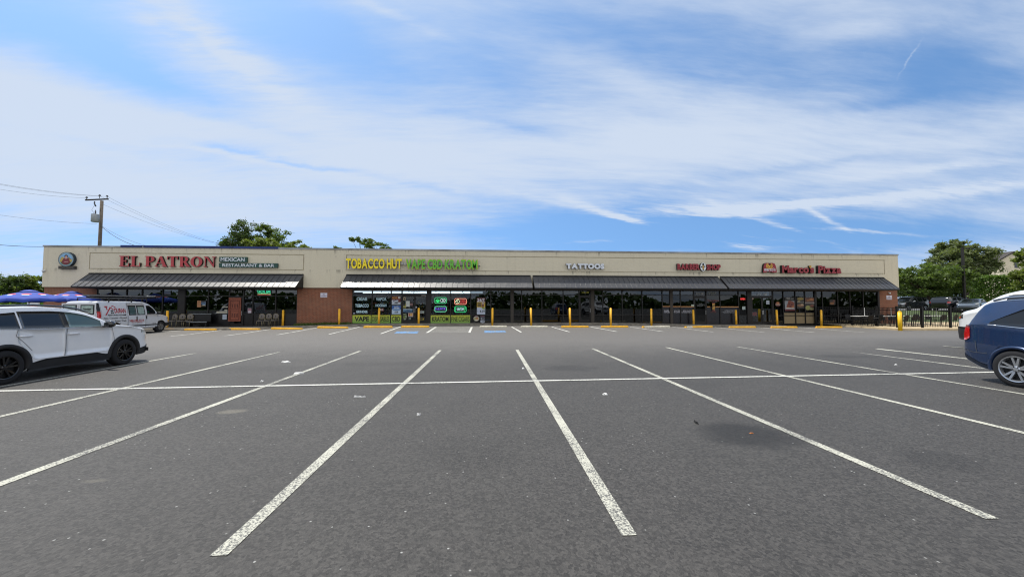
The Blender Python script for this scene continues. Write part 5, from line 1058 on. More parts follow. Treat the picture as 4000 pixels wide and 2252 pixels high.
vpoly([[(4.66,1.24),(4.30,1.72),(4.25,1.68),(4.60,1.22)], [(4.30,1.72),(4.10,1.56),(4.13,1.52),(4.29,1.65)], [(4.14,1.80),(3.93,1.68),(3.95,1.65),(4.14,1.75)], [(4.14,1.80),(4.22,1.74),(4.20,1.70),(4.14,1.75)], [(4.64,1.76),(4.44,1.76),(4.44,1.70),(4.64,1.70)], [(4.57,1.70),(4.51,1.70),(4.47,1.54),(4.53,1.54)]], VRED, 'house_emblem')
vpoly([[(4.30+dx, 1.38+dz), (4.23+dx, 1.38+dz), (4.23+dx, 1.46+dz), (4.30+dx, 1.46+dz)] for dx in (0, -.09) for dz in (-.06, .06)]+[[(3.62,1.24),(3.36,1.27),(3.36,1.19),(3.62,1.22)]], VBLK, 'house_emblem')
# rack with a ladder
RACK = M('rack black', '#17181a', .5, .3)
for i, x in enumerate((1.8, 2.9, 4.35)):
    m = MB()
    for sd in (-1, 1): m.tube([(-x, sd*.86, 1.98), (-x, sd*.84, 2.22)], .03, 6)
    m.tube([(-x, -.86, 2.22), (-x, .86, 2.22)], .028, 6); m.build('rack_bar', RACK, c.root, False, True)
lad = thing('ladder', 'black and silver extension ladder lying on the van roof rack', 'ladder', (vx, vy+.72-3.1, gz(vx, vy)+2.26)); lad.rotation_euler = (0, 0, R(90))
for nm, ys, z0, mt in (('rail', (-.72, -.34), .03, RACK), ('rail', (-.66, -.40), .12, M('dull aluminium', '#8b8d8f', .45, .6))):
    for y_ in ys: m = MB(); m.cbox((-.1 if z0 > .1 else .15, y_, z0), (4.3, .03, .075)); m.build(nm, mt, lad, False, True)
m = MB()
for i in range(14): m.tube([(-1.9+i*.3, -.72, .03), (-1.9+i*.3, -.34, .03)], .016, 6)
m.build('rung', RACK, lad, False, True)
m = MB(); m.tube([(1.6, -.53, .13), (2.35, -.53, .14)], .035, 8); m.build('end_tube', M('bright tube', '#c2c5c8', .3, .6), lad, True, True)
# ------------------------------------------------------------------ bollards and wheel stops
YEL = M('traffic yellow', '#f4b428', .5, var=.14, scale=3.5, bump=.1); YEL2 = M('fresh traffic yellow', '#e8b806', .45, var=.06, scale=4); WST = M('worn white concrete', '#cfc9b6', .8, var=.2, scale=5, bump=.15); YST = M('yellow painted concrete', '#e8ae30', .7, var=.16, scale=5, bump=.15)
bol = [(652, 1212, 1284, 'yellow bollard standing close to the nose of the contractor van'), (821.5, 1210, 1280, 'yellow bollard before the orange paper in the restaurant window'), (990, 1212, 1279, 'slightly leaning yellow bollard just past the carved red door'),
       (1104, 1209, 1278, 'yellow bollard beside the group of chairs, away from the brick'), (1162, 1207, 1276, 'yellow bollard at the edge of the middle brick pier'), (1325, 1206.6, 1273, 'yellow bollard in front of the brick pier with the NO LOITERING sign'),
       (1480, 1204, 1270, 'yellow bollard covering part of the DISPOSABLES panel'), (1635.5, 1204, 1270, 'yellow bollard before the tobacco shop double door'), (1923, 1204.5, 1270.5, 'yellow bollard behind a white wheel stop facing the second blue square'),
       (2075, 1204.5, 1271, 'yellow bollard behind the plain white stop between the wide taupe posts'), (2227, 1205.5, 1271, 'yellow bollard just short of the tattoo shop door'), (2386, 1207, 1271, 'yellow bollard between the tattoo shop door and the barber windows'),
       (2544.5, 1207.5, 1271.5, 'yellow bollard before the last tattoo window next to the barber shop'), (2710, 1208, 1272, 'yellow bollard beside the barber shop door'), (2876.5, 1210, 1272.5, 'yellow bollard under the small red OPEN neon sign'),
       (3036.5, 1210, 1272.5, 'yellow bollard beside the pizza shop double door'), (3209, 1213, 1273.5, 'scuffed yellow bollard at the start of the patio fence')]
proto = None
for i, (x, y0, y1, lab) in enumerate(bol):
    g = gnd(x, y1); 
    if proto is None:
        proto = thing('bollard', lab, 'bollard', g, 0, 'yellow bollards in front of the shops'); m = MB(); h = 1.36; r = .082
        m.lathe([(r, -.1), (r, h-.03)], 18, (0, 0, 0)); m.build('post', YEL, proto, True, True); m = MB(); m.lathe([(r, h-.031), (r*.95, h-.01), (r*.7, h+.015), (r*.3, h+.03), (.004, h+.032)], 18); m.build('cap', M('yellow cap', '#f0b840', .6), proto, True, True)
    else: o = dup(proto, g, 0, lab)
    (proto if i == 0 else o).rotation_euler = (R((i*37 % 5-2)*.3), R({2: 1.8, 9: -1.2, 13: -1., 14: -1.1, 15: -1.2}.get(i, (i*53 % 5-2)*.25)), 0)
g = gnd(3517, 1291); r_ = thing('bollard', 'thick bright yellow bollard at the corner of the patio fence', 'bollard', g, 0, 'yellow bollards in front of the shops')
m = MB(); h = 1.36; r = .118; m.lathe([(r, -.1), (r, h-.06)], 20); m.build('post', YEL2, r_, True, True); m = MB(); m.lathe([(r, h-.061), (r*.93, h-.02), (r*.6, h+.01), (.004, h+.03)], 20); m.build('cap', YEL2, r_, True, True)
stops = [(640, 676, 1290, 'y', 'yellow wheel stop under the nose of the contractor van'), (718, 840.5, 1290, 'y', 'yellow wheel stop before the orange paper window'), (890, 1011, 1288, 'y', 'yellow wheel stop before the carved red door'), (1058, 1176, 1286.5, 'y', 'yellow wheel stop with two bollards behind it'),
         (1239, 1355, 1282, 'y', 'yellow wheel stop before the middle brick pier'), (1419, 1531, 1280, 'y', 'yellow wheel stop before the DISPOSABLES panel'), (1566, 1676, 1279, 'y', 'yellow wheel stop before the tobacco shop door'), (1873, 1981, 1278.5, 'w', 'white wheel stop behind the second blue square'),
         (2034, 2141, 1278.5, 'w', 'white wheel stop with clean ends facing the plain dark windows'), (2192.6, 2300, 1279, 'y', 'yellow wheel stop before the tattoo shop door'), (2349, 2455, 1279, 'y', 'yellow wheel stop before the tattoo windows past the door'), (2511, 2618, 1279.5, 'wy', 'white wheel stop with one yellow end'),
         (2678, 2785, 1279.5, 'yw', 'yellow wheel stop with a worn white middle'), (2850, 2954, 1280, 'y', 'yellow wheel stop before the small red OPEN neon sign'), (3014, 3116, 1280.5, 'y', 'yellow wheel stop before the pizza posters'), (3190, 3291, 1280.5, 'y', 'yellow wheel stop beside the start of the patio fence')]
for a, b, y, k, lab in stops:
    A, B = gnd(a, y), gnd(b, y); L = (B-A).length; c = (A+B)/2; rz = math.atan2(B.y-A.y, B.x-A.x); r_ = thing('wheel_stop', lab, 'wheel stop', (c.x, c.y, gz(c.x, c.y)), rz, 'wheel stops in front of the shops')
    def bar(x0, x1, mi, name, mat, e0, e1):
        m = MB(); V = []
        for x, e in ((x0, e0), (x1, e1)):
            for yy_, z in ((0, -.04), (0, .09), (.025, .135), (.125, .135), (.15, .09), (.15, -.04)): V.append((x+(e*.06 if z > .1 else 0), yy_, z))
        m.add(V, [(k_, k_+6, (k_+1) % 6+6, (k_+1) % 6) for k_ in range(6)]+[(0, 1, 2, 3, 4, 5), (11, 10, 9, 8, 7, 6)]); m.build(name, mat, r_, False, True)
    h = L/2; mt = {'y': YST, 'w': WST, 'wy': WST, 'yw': YST}[k]
    if k == 'wy': bar(-h, -h+.16, 0, 'painted_end', YST, 1, 0); bar(-h+.1605, h, 0, 'bar', WST, 0, -1)
    elif k == 'yw': bar(-h, -h+.14, 0, 'painted_end', YST, 1, 0); bar(-h+.1405, -h+.7, 0, 'worn_stretch', WST, 0, 0); bar(-h+.7005, h, 0, 'bar', YST, 0, -1)
    else: bar(-h, h, 0, 'bar', mt, 1, -1)
# ------------------------------------------------------------------ banquet chairs under the awning
FRM = M('champagne chair frame', '#8f8468', .35, .6); UPH = M('taupe upholstery', '#6f6a66', .85, var=.2, scale=30)
chairs = [(673, 'round back chair nearest the contractor van'), (707, 'round back chair in the middle of the trio by the van'), (737, 'round back chair ending the trio by the van, next to the low rail'), (1018, 'round back chair closest to the red door in its trio'), (1044.5, 'round back chair in the middle of the trio past the red door'), (1071.5, 'round back chair farthest from the red door')]
pc = None
for i, (x, lab) in enumerate(chairs):
    X = wall(x, 1250, 31.35)[0]; loc = (X, 31.3, base(X)); tw = R(180+(i*41 % 7-3)*3)
    if pc is None:
        pc = thing('banquet_chair', lab, 'chair', loc, tw, 'round back chairs under the restaurant awning'); k = 1.06
        m = MB(); m.lathe([(.05, .42), (.22, .425), (.235, .45), (.22, .475), (.05, .48)], 18); m.build('seat', UPH, pc, True, True)
        m = MB(); m.lathe([(.04, -.02), (.19, -.02), (.205, 0), (.19, .02), (.04, .02)], 22, (0, -.24, .78), 'y'); m.build('backrest', UPH, pc, True, True)
        m = MB(); m.tube([(.215*math.cos(R(q)), -.24, .78+.22*math.sin(R(q))) for q in range(0, 361, 20)], .013, 6); m.build('back_frame', FRM, pc, True, True)
        for sx_ in (-1, 1):
            m = MB(); m.tube([(sx_*.2, -.24, .72), (sx_*.2, -.2, .45), (sx_*.21, -.25, 0)], .013, 6); m.build('leg', FRM, pc, True, True); m = MB(); m.tube([(sx_*.18, .17, .44), (sx_*.2, .2, 0)], .013, 6); m.build('leg', FRM, pc, True, True)
    else: dup(pc, loc, tw, lab)
# ------------------------------------------------------------------ café umbrellas and board of the side patio
UMB = M('blue umbrella cloth', '#27439c', .8, var=.1, scale=4); UMW = M('umbrella logo white', '#d2d4da', .8, var=.03); UMR = M('umbrella logo red', '#c23a3c', .8, var=.03); UMBL = M('umbrella logo blue', '#3566b8', .8, var=.03)
def umbrella(label, px, depth, ytop, half, droop, tilt, rz):
    p = far(px, ytop, depth); R_ = half; zt = p.z; zg = gz(p.x, p.y); r_ = thing('patio_umbrella', label, 'umbrella', (p.x, p.y, zg), rz, 'blue umbrellas on the side patio'); H = zt-zg; N = 8; m = MB(); V = [(0, 0, H)]; ng = 6
    def pt(k, f, sag=0.):  # k may be fractional
        q = 2*math.pi*k/N; fr = abs((k % 1)-.5)*2; rr = R_*f*(1-.07*(1-fr)); return (rr*math.cos(q), rr*math.sin(q), H-droop*f**1.25-(.07*(1-fr)*f*f)-sag+tilt*rr*math.cos(q))
    ks = [i/4 for i in range(N*4)]
    for j in range(1, ng+1):
        for k in ks: V.append(pt(k, j/ng))
    n = len(ks); F_ = [(0, 1+(k+1) % n, 1+k) for k in range(n)]
    for j in range(ng-1):
        for k in range(n): l = (k+1) % n; F_.append((1+j*n+k, 1+j*n+l, 1+(j+1)*n+l, 1+(j+1)*n+k))
    b0 = 1+(ng-1)*n
    for k, kk in enumerate(ks): p_ = V[b0+k]; V.append((p_[0]*1.005, p_[1]*1.005, p_[2]-.16-.03*math.sin(kk*9)))
    b1 = len(V)-n
    for k in range(n): l = (k+1) % n; F_.append((b0+k, b0+l, b1+l, b1+k))
    m.add(V, F_); cn = m.build('canopy', UMB, r_, True, True)
    m = MB(); m.lathe([(R_*.26, H-.06), (R_*.14, H+.04), (.02, H+.08)], 8, (0, 0, 0), 'z', 0, False); m.build('vent_cap', UMB, cn, False, True)
    for k in range(N):
        for mt, a0, a1, lz in ((UMW, 0, 360, .012), (UMR, 15, 165, .018), (UMBL, 195, 345, .018)):
            m = MB(); q = k+.5; c0 = Vector(pt(q, .58)); e1 = (Vector(pt(q, .72))-Vector(pt(q, .44))).normalized(); e2 = Vector((-math.sin(2*math.pi*q/N), math.cos(2*math.pi*q/N), 0)); nn = e2.cross(e1); nn = nn if nn.z > 0 else -nn; s_ = R_*.135
            pts = [c0+nn*lz+(e2*math.cos(R(a0+(a1-a0)*i/16))-e1*math.sin(R(a0+(a1-a0)*i/16)))*s_ for i in range(17 if a1-a0 < 360 else 16)]
            m.add(pts, [tuple(range(len(pts)))]); m.build('logo_disc', mt, cn, False, True)
    m = MB(); m.tube([(0, 0, 0), (0, 0, H-.02)], .022, 8); m.build('pole', M('dark pole', '#2b2b2f', .5), r_, True, True); m = MB(); m.lathe([(.28, 0), (.26, .06), (.05, .1)], 16); m.build('base', CONC, r_, True, True)
    for k in range(N): m = MB(); a, b = Vector(pt(k, .08)), Vector(pt(k, .98)); m.tube([a-Vector((0, 0, .04)), b-Vector((0, 0, .03))], .01, 5); m.build('rib', M('umbrella rib', '#c9c9c9', .5), r_, False, True)
umbrella('blue patio umbrella nearer the white crossover, with white disc logos', 116, 25, 1135.5, 1.74, .52, .02, .3)
umbrella('blue patio umbrella partly behind the van, against the brick wall', 284, 28.2, 1140.5, 1.62, .50, -.02, .75)
p = far(127, 1194, 36); X0, Z0 = wall(105, 1194, p.y); X1, Z1 = wall(151, 1169.5, p.y); r_ = thing('realty_board', 'white and red RE/MAX board under the blue umbrella', 'sign', ((X0+X1)/2, p.y, gz(p.x, p.y))); m = MB(); Zm = Z0+(Z1-Z0)*.22
m.box(X0, X1, p.y, p.y+.05, Z0, Z1, 0); m.box(X0+.06, X1-.06, p.y-.006, p.y-.001, Z0-.4, Zm, 1); m.build('board', [M('board white', '#c6c8ce', .5), M('board red', '#a8282e', .5)], r_); m = MB(); text_into(m, 'RE/MAX', X0+.1, X1-.08, Zm+.17, Z1-.08, p.y-.004, .002, .01); m.build('lettering', M('dull print', '#5c4a50', .5), r_)
for x in (X0+.05, X1-.05): m = MB(); m.box(x-.04, x+.04, p.y+.051, p.y+.13, -.5, Z1); m.build('post', M('board post', '#c9c9c9', .6), r_)
# ------------------------------------------------------------------ utility pole and wires
WOOD = M('weathered pole wood', '#5d544a', .9, var=.25, scale=4); P0 = far(386, 1000, 42); pz = far(390, 781, 42).z; r_ = thing('utility_pole', 'weathered wooden utility pole with crossarm and transformer behind the roof', 'utility pole', (P0.x, P0.y, -.3))
m = MB(); m.tube([(P0.x, P0.y, -.4), (P0.x+.06, P0.y, pz)], [.19, .14], 10); m.build('pole', WOOD, r_, True)
ca, cb = far(341, 783, 42), far(430, 779, 42); m = MB(); dv = (cb-ca); m.cbox((ca+cb)/2+Vector((0, -.2, 0)), (dv.length, .1, .13), Matrix.Rotation(math.atan2(dv.y, dv.x), 3, 'Z') @ Matrix.Rotation(-math.atan2(dv.z, dv.x), 3, 'Y')); m.build('crossarm', M('dark crossarm', '#2e2925', .9, var=.2), r_)
INS = M('insulator', '#4d4f55', .3); tops = []
for sx_, sy_ in ((346, 775), (396.5, 767), (425.5, 769.5)):
    q = far(sx_, sy_, 42)+Vector((0, -.2, 0)); tops.append(q); m = MB(); m.lathe([(.03, -.25), (.03, -.02), (.1, 0), (.11, .05), (.05, .08), (.09, .12), (.03, .16)], 10, q); m.build('insulator', INS, r_, True)
q = far(372, 852, 41.6); m = MB(); m.lathe([(.30, -.42), (.33, -.40), (.33, .40), (.30, .44), (.1, .5)], 16, q); tf = m.build('transformer', M('transformer grey', '#93989b', .5, .2, var=.1), r_, True); m = MB(); m.lathe([(.05, .44), (.07, .5), (.05, .58), (.07, .64), (.03, .9)], 8, q); m.build('bushing', INS, tf, True)
q = far(369, 795, 41.8); m = MB(); m.tube([q+Vector((0, 0, .25)), q, q+Vector((.15, 0, -.3))], .06, 8); m.build('cutout_fuse', INS, r_, True); m = MB(); m.tube([q+Vector((0, 0, -.2)), q+Vector((-.25, 0, -.7)), q+Vector((.1, 0, -1.2)), q+Vector((.05, 0, -1.5))], .012, 5); m.build('lead_wire', BLACKM, r_)
WIRE = M('wire', '#5a5d63', .6, var=0); WIREB = M('black wire', '#1e1f22', .6, var=0)
def wire(label, a, b, sag=.5, r=.010, mat=None, n=14):
    m = MB(); m.tube([a.lerp(b, i/n)-Vector((0, 0, sag*4*(i/n)*(1-i/n))) for i in range(n+1)], r, 5); return tag(m.build('power_line', mat or WIRE), label, 'power line', 'power lines on the utility pole')
wire('highest thin power line running away from the pole past the emblem end', tops[1], far(-260, 664, 32), .35); wire('thin power line paired just under the highest one', tops[2], far(-260, 668, 31), .4); wire('lower thin power line from the outer crossarm end', tops[0], far(-260, 690, 33), .35)
wire('mid height power line meeting the pole below the transformer', far(378, 874, 42), far(-260, 797, 33), .3); wire('black cable meeting the roof corner above the emblem', far(170, 963, 33.4), far(-200, 932, 26), .15, .02, WIREB)
wire('uppermost line sloping from the crossarm to the trees', tops[2], far(900, 962, 62), .6); wire('second line sloping from the crossarm to the trees', tops[1], far(905, 968, 62), .6); wire('line sloping from the crossarm bracket to the trees', far(400, 797, 42), far(870, 953, 60), .5)
wire('black service cable from the pole down to the restaurant roof', far(394, 882, 42), far(556, 966, 36), .35, .022, WIREB); wire('thin service cable beside the black one', far(394, 880, 42), far(606, 968, 38), .3, .014)
# ------------------------------------------------------------------ trees and hedges
def leafmat(name, c1, c2):
    m, t, b = newmat(name); g = t.new('ShaderNodeNewGeometry'); r = g.outputs['Random Per Island']; n = t.noise(g.outputs['Position'], .9, 3, .6)
    f = t.math('ADD', t.math('MULTIPLY', r, .6), t.math('MULTIPLY', n, .5)); col = t.mix(t.ramp(f, .2, .85), c1+(1,), c2+(1,)); t.l.new(col, b.inputs['Base Color']); setb(b, Roughness=.5); b.inputs['Specular IOR Level'].default_value = .35
    tr = t.new('ShaderNodeBsdfTranslucent'); t.l.new(t.mix(1., col, (1.5, 1.6, .7, 1), 'MULTIPLY'), tr.inputs[0]); mx = t.new('ShaderNodeMixShader'); mx.inputs[0].default_value = .38
    o = t.n['Material Output']; t.l.new(b.outputs[0], mx.inputs[1]); t.l.new(tr.outputs[0], mx.inputs[2]); t.l.new(mx.outputs[0], o.inputs[0]); return m
PALE = None
LG = [leafmat('dark leaves', (.032, .055, .014), (.075, .115, .03)), leafmat('mid leaves', (.05, .085, .018), (.125, .175, .045)), leafmat('bright leaves', (.075, .11, .02), (.18, .22, .05)), leafmat('hedge leaves', (.05, .10, .015), (.13, .21, .035))]
PALE = leafmat('pale leaves', (.075, .10, .04), (.17, .20, .09))
BARK = M('bark', '#4a3f35', .95, var=.3, scale=6)
def leaves(rs, blobs, n, size, clumps=60, spread=.22, flat=.6):
    """n leaf faces gathered in clumps inside the ellipsoids (centre, radii, weight); gaps stay open between the clumps."""
    wt = np.array([b[2] for b in blobs], float); wt /= wt.sum(); C_ = []
    for k in range(clumps):
        c, r, _ = blobs[rs.choice(len(blobs), p=wt)]; v = rs.normal(size=3); v /= np.linalg.norm(v); f = rs.uniform(.45, 1.)**.6; C_.append((np.array(c)+v*f*np.array(r), np.array(r).mean()))
    idx = rs.integers(0, clumps, n); cen = np.array([C_[i][0] for i in idx]); sp = np.array([C_[i][1] for i in idx])[:, None]*spread
    pos = cen+rs.normal(size=(n, 3))*sp*np.array([1, 1, flat]); a = rs.normal(size=(n, 3)); a[:, 2] *= .6; a /= np.linalg.norm(a, axis=1)[:, None]; b = rs.normal(size=(n, 3)); b -= a*(a*b).sum(1)[:, None]; b /= np.linalg.norm(b, axis=1)[:, None]
    s_ = size*rs.uniform(.6, 1.35, n)[:, None]; V = np.stack([pos-a*s_, pos+b*s_*.5, pos+a*s_, pos-b*s_*.5], 1).reshape(-1, 3); return V, C_
def leafmesh(V, name, mat, parent):
    n = len(V)//4; me = bpy.data.meshes.new(name); off = np.zeros(3); p = parent
    while p is not None: off += np.array(p.location); p = p.parent
    me.vertices.add(len(V)); me.vertices.foreach_set('co', (V-off).astype(np.float32).ravel()); me.loops.add(len(V)); me.loops.foreach_set('vertex_index', np.arange(len(V), dtype=np.int32)); me.polygons.add(n); me.polygons.foreach_set('loop_start', np.arange(0, len(V), 4, dtype=np.int32)); me.polygons.foreach_set('loop_total', np.full(n, 4, dtype=np.int32)); me.update(calc_edges=True); me.validate()
    me.materials.append(mat); o = bpy.data.objects.new(name, me); COL.objects.link(o); o.parent = parent; return o
def tree(label, base_, blobs, n, size, mat, seed, clumps=70, trunk=.2, spread=.22, name='tree', fork=None, group=None, flat=.6):
    rs = np.random.default_rng(seed); r_ = thing(name, label, 'tree', base_, 0, group); V, C_ = leaves(rs, blobs, n, size, clumps, spread, flat); leafmesh(V, 'crown', mat, r_)
    m = MB(); b = Vector(base_); top = Vector(np.mean([c[0] for c in blobs], 0).tolist()); fk = b.lerp(top, fork or .45); fk.x = b.x+(fk.x-b.x)*.4; m.tube([b-Vector((0, 0, .2)), b.lerp(fk, .5)+Vector((.06, .04, 0)), fk], [trunk*1.25, trunk, trunk*.8], 10)
    for k in range(0, len(C_), max(1, len(C_)//14)):
        c = Vector(C_[k][0].tolist()); md = fk.lerp(c, .5)+Vector((rs.uniform(-.3, .3), rs.uniform(-.3, .3), .1)); m.tube([fk, md, c], [trunk*.45, trunk*.25, .02], 6)
    m.build('trunk', BARK, r_, True); return r_
def bl(px, py, depth, rx, ry, rd, w=1.):   # an ellipsoid seen at the photo point, radii in photo pixels
    p = far(px, py, depth); k = depth/F; return ((p.x, p.y, p.z), (rx*k, rd, ry*k), w)
def at_ground(px, depth, z): p = far(px, 1189, depth); return (p.x, p.y, z)
tree('tall narrow dark tree behind the restaurant roof', at_ground(955, 62, -.3), [bl(960, 905, 62, 46, 52, 2.2, 1.2), bl(948, 960, 62, 62, 40, 2.6, 1.2), bl(955, 1040, 62, 60, 60, 2.6, .7)], 7500, .17, LG[0], 1, 70, .22, .17)
tree('broad leafy tree with a notched top behind the restaurant roof', at_ground(1080, 64, -.3), [bl(1038, 915, 64, 34, 42, 2, .9), bl(1098, 930, 64, 44, 46, 2.2, 1.1), bl(1060, 975, 64, 80, 40, 2.6, 1.2), bl(1070, 1060, 64, 80, 60, 2.6, .7)], 9000, .17, LG[1], 2, 90, .22, .15)
tree('bright green bush crown in front of the dark trees behind the roof', at_ground(1010, 58, -.3), [bl(990, 965, 58, 42, 26, 1.8, 1), bl(1040, 955, 58, 40, 26, 1.8, 1), bl(1015, 1020, 58, 60, 50, 2, .7)], 6000, .16, LG[2], 3, 60, .18, .16)
tree('low bright tree just past the blue roof trim', at_ground(1170, 58, -.3), [bl(1165, 962, 58, 36, 20, 1.8, 1), bl(1195, 975, 58, 24, 16, 1.6, .7), bl(1172, 1030, 58, 50, 50, 2, .7)], 4200, .16, LG[2], 4, 44, .16, .15)
tree('spreading tree behind the roof above the tobacco letters', at_ground(1440, 60, -.3), [bl(1385, 935, 60, 20, 9, 1.4, .5), bl(1425, 942, 60, 34, 14, 1.8, 1), bl(1470, 962, 60, 44, 14, 1.8, 1), bl(1512, 972, 60, 26, 7, 1.6, .6), bl(1440, 1030, 60, 70, 44, 2.2, .6)], 5200, .15, LG[1], 5, 60, .16, .14, flat=.45)
tree('small leafy top peeping over the roof between the trees', at_ground(1320, 60, -.3), [bl(1320, 971, 60, 14, 6, 1.2, 1), bl(1320, 1030, 60, 40, 50, 1.6, .8)], 1800, .15, LG[1], 6, 26, .14, .15)
tree('dark tree at the edge of the photo beyond the umbrellas', at_ground(20, 58, -.6), [bl(10, 1110, 58, 62, 48, 3, 1.2), bl(60, 1130, 58, 36, 46, 2.6, 1), bl(20, 1180, 58, 90, 50, 3, 1)], 8500, .2, LG[1], 7, 90, .22, .17)
tree('dark rounded tree next to the lighter one beyond the umbrellas', at_ground(78, 54, -.6), [bl(70, 1128, 54, 30, 44, 2.4, 1.2), bl(75, 1175, 54, 40, 44, 2.6, 1)], 5500, .19, LG[0], 8, 60, .2, .17)
tree('lighter green tree between the dark trees and the building corner', at_ground(140, 56, -.6), [bl(148, 1106, 56, 26, 26, 2.2, 1), bl(118, 1140, 56, 34, 30, 2.4, 1), bl(140, 1180, 56, 44, 46, 2.6, 1)], 6500, .19, LG[2], 9, 70, .2, .17)
tree('low dark shrub mass below the trees beyond the umbrellas', at_ground(60, 48, -.6), [bl(20, 1185, 48, 60, 26, 2, 1), bl(95, 1190, 48, 60, 26, 2, 1)], 5000, .17, LG[3], 10, 60, .1, .17, 'shrub')
# beyond the patio
def rear(px, depth): return at_ground(px, depth, .9)
tree('wide spreading tree in front of the rear parking lot', rear(3628, 50), [bl(3560, 1075, 50, 55, 40, 3., 1), bl(3640, 1080, 50, 70, 46, 3.2, 1.4), bl(3705, 1080, 50, 52, 44, 3., 1.1), bl(3590, 1125, 50, 75, 32, 3, 1), bl(3685, 1130, 50, 60, 26, 3, .9), bl(3530, 1080, 50, 26, 24, 2, .4)], 15000, .17, LG[1], 11, 150, .2, .15, fork=.55, flat=.42)
tree('tall rounded tree behind the lamp post', rear(3790, 68), [bl(3726, 972, 68, 30, 32, 3.4, 1.2), bl(3690, 1020, 68, 46, 40, 4, 1), bl(3782, 998, 68, 42, 36, 4, 1.2), bl(3812, 1040, 68, 32, 32, 3.4, 1), bl(3760, 1060, 68, 90, 34, 4, 1.2)], 16000, .23, PALE, 12, 150, .3, .15)
tree('feathery tree before the gabled house at the edge of the photo', rear(4010, 46), [bl(4034, 1005, 46, 18, 40, 1.8, 1), bl(4080, 1040, 46, 50, 80, 2.2, 1.3), bl(4002, 1070, 46, 24, 16, 1.6, .8), bl(4050, 1120, 46, 46, 40, 2.4, .9)], 11000, .17, LG[2], 13, 110, .2, .16)
tree('dark tree filling the gap behind the spreading tree', rear(3560, 75), [bl(3560, 1110, 75, 60, 40, 4, 1), bl(3650, 1120, 75, 80, 40, 4, 1), bl(3590, 1150, 75, 120, 26, 4, 1)], 6500, .26, LG[0], 14, 70, .2, .2)
rs = np.random.default_rng(15); r_ = thing('hedge', 'long clipped green hedge behind the parked cars', 'hedge', rear(3880, 62)); n = 16000; a_, b_ = far(3760, 1130, 62), far(4200, 1130, 55); fr = rs.uniform(0, 1, n)[:, None]; pos = np.array(a_)[None]*(1-fr)+np.array(b_)[None]*fr; z0, z1 = .9, far(3850, 1086, 62).z
side = rs.uniform(0, 1, n); pos[:, 1] += rs.uniform(-1, 1, n)*.9; top_ = rs.uniform(0, 1, n) < .35; pos[:, 2] = np.where(top_, z1+rs.normal(0, .12, n), z0+(z1-z0)*rs.uniform(0, 1, n)+rs.normal(0, .1, n)); pos[:, 1] = np.where(top_, pos[:, 1], pos[:, 1]*0+np.array(a_)[1]*(1-fr[:, 0])+np.array(b_)[1]*fr[:, 0]-.9+rs.normal(0, .16, n))
a = rs.normal(size=(n, 3)); a /= np.linalg.norm(a, axis=1)[:, None]; b = rs.normal(size=(n, 3)); b -= a*(a*b).sum(1)[:, None]; b /= np.linalg.norm(b, axis=1)[:, None]; s_ = .17*rs.uniform(.6, 1.3, n)[:, None]; leafmesh(np.stack([pos-a*s_, pos+b*s_*.6, pos+a*s_, pos-b*s_*.6], 1).reshape(-1, 3), 'foliage', LG[3], r_)
m = MB(); A0, B0 = Vector((a_.x, a_.y, 0)), Vector((b_.x, b_.y, 0))
for k in range(30): q = A0.lerp(B0, (k+.5)/30); m.tube([(q.x, q.y, .8), (q.x+rnd.uniform(-.3, .3), q.y, z1-.4)], [.05, .02], 5)
m.build('stems', BARK, r_)
tree('dark bushy tree between the hedge end and the spreading tree', rear(3720, 72), [bl(3700, 1120, 72, 50, 34, 3, 1), bl(3760, 1125, 72, 46, 34, 3, 1), bl(3730, 1160, 72, 90, 26, 3, 1)], 6000, .24, LG[0], 17, 70, .2, .18)
# house beyond
H0 = far(3960, 1040, 95); r_ = thing('gabled_house', 'beige gabled house with a dark roof edge beyond the hedge', 'house', (H0.x+6, H0.y, .9)); e0, _ = wall(3893, 1012, H0.y); pk = wall(3952, 986, H0.y); ze = wall(3893, 1014, H0.y)[1]; rx_ = pk[0]*2-e0
m = MB(); m.prism([(e0+.6, .9), (rx_-.6, .9), (rx_-.6, ze), (pk[0], pk[1]-.25), (e0+.6, ze)], H0.y, H0.y+5); m.build('wall', M('beige siding', '#d9ceb4', .85, var=.08, scale=1), r_); m = MB()
for sg, xe in ((-1, e0), (1, rx_)):
    V = [(xe, ze-.35), (pk[0], pk[1]), (pk[0], pk[1]+.28), (xe, ze-.02)]; m.add([(x, y, z) for y in (H0.y-.5, H0.y+5.5) for x, z in V], [(0,1,2,3),(7,6,5,4),(0,4,5,1),(1,5,6,2),(2,6,7,3),(3,7,4,0)])
m.build('roof', M('dark shingle roof', '#3d3937', .9, var=.2, scale=2), r_); m = MB(); w0 = wall(3962, 1030, H0.y); m.box(w0[0], w0[0]+1.2, H0.y-.03, H0.y+.03, w0[1]-1, w0[1]+.6); m.build('window', TINT, r_)
# lamp post
L0 = far(3770, 1195, 47); zt_ = far(3766, 968, 47).z; r_ = thing('lamp_post', 'dark square lamp post with a flat area light head', 'street lamp', (L0.x, L0.y, .9)); m = MB(); m.box(L0.x-.1, L0.x+.1, L0.y-.1, L0.y+.1, .9, zt_+.12); m.build('pole', M('dark bronze', '#26221f', .5, .3), r_)
m = MB(); m.cbox((L0.x+.55, L0.y, zt_), (.9, .5, .1)); m.cbox((L0.x+.95, L0.y, zt_+.03), (.3, .46, .06)); m.build('lamp_head', M('dark bronze', '#26221f', .5, .3), r_); m = MB(); m.lathe([(.22, .0), (.22, .5)], 12, (L0.x, L0.y, .85)); m.build('base', CONC, r_)
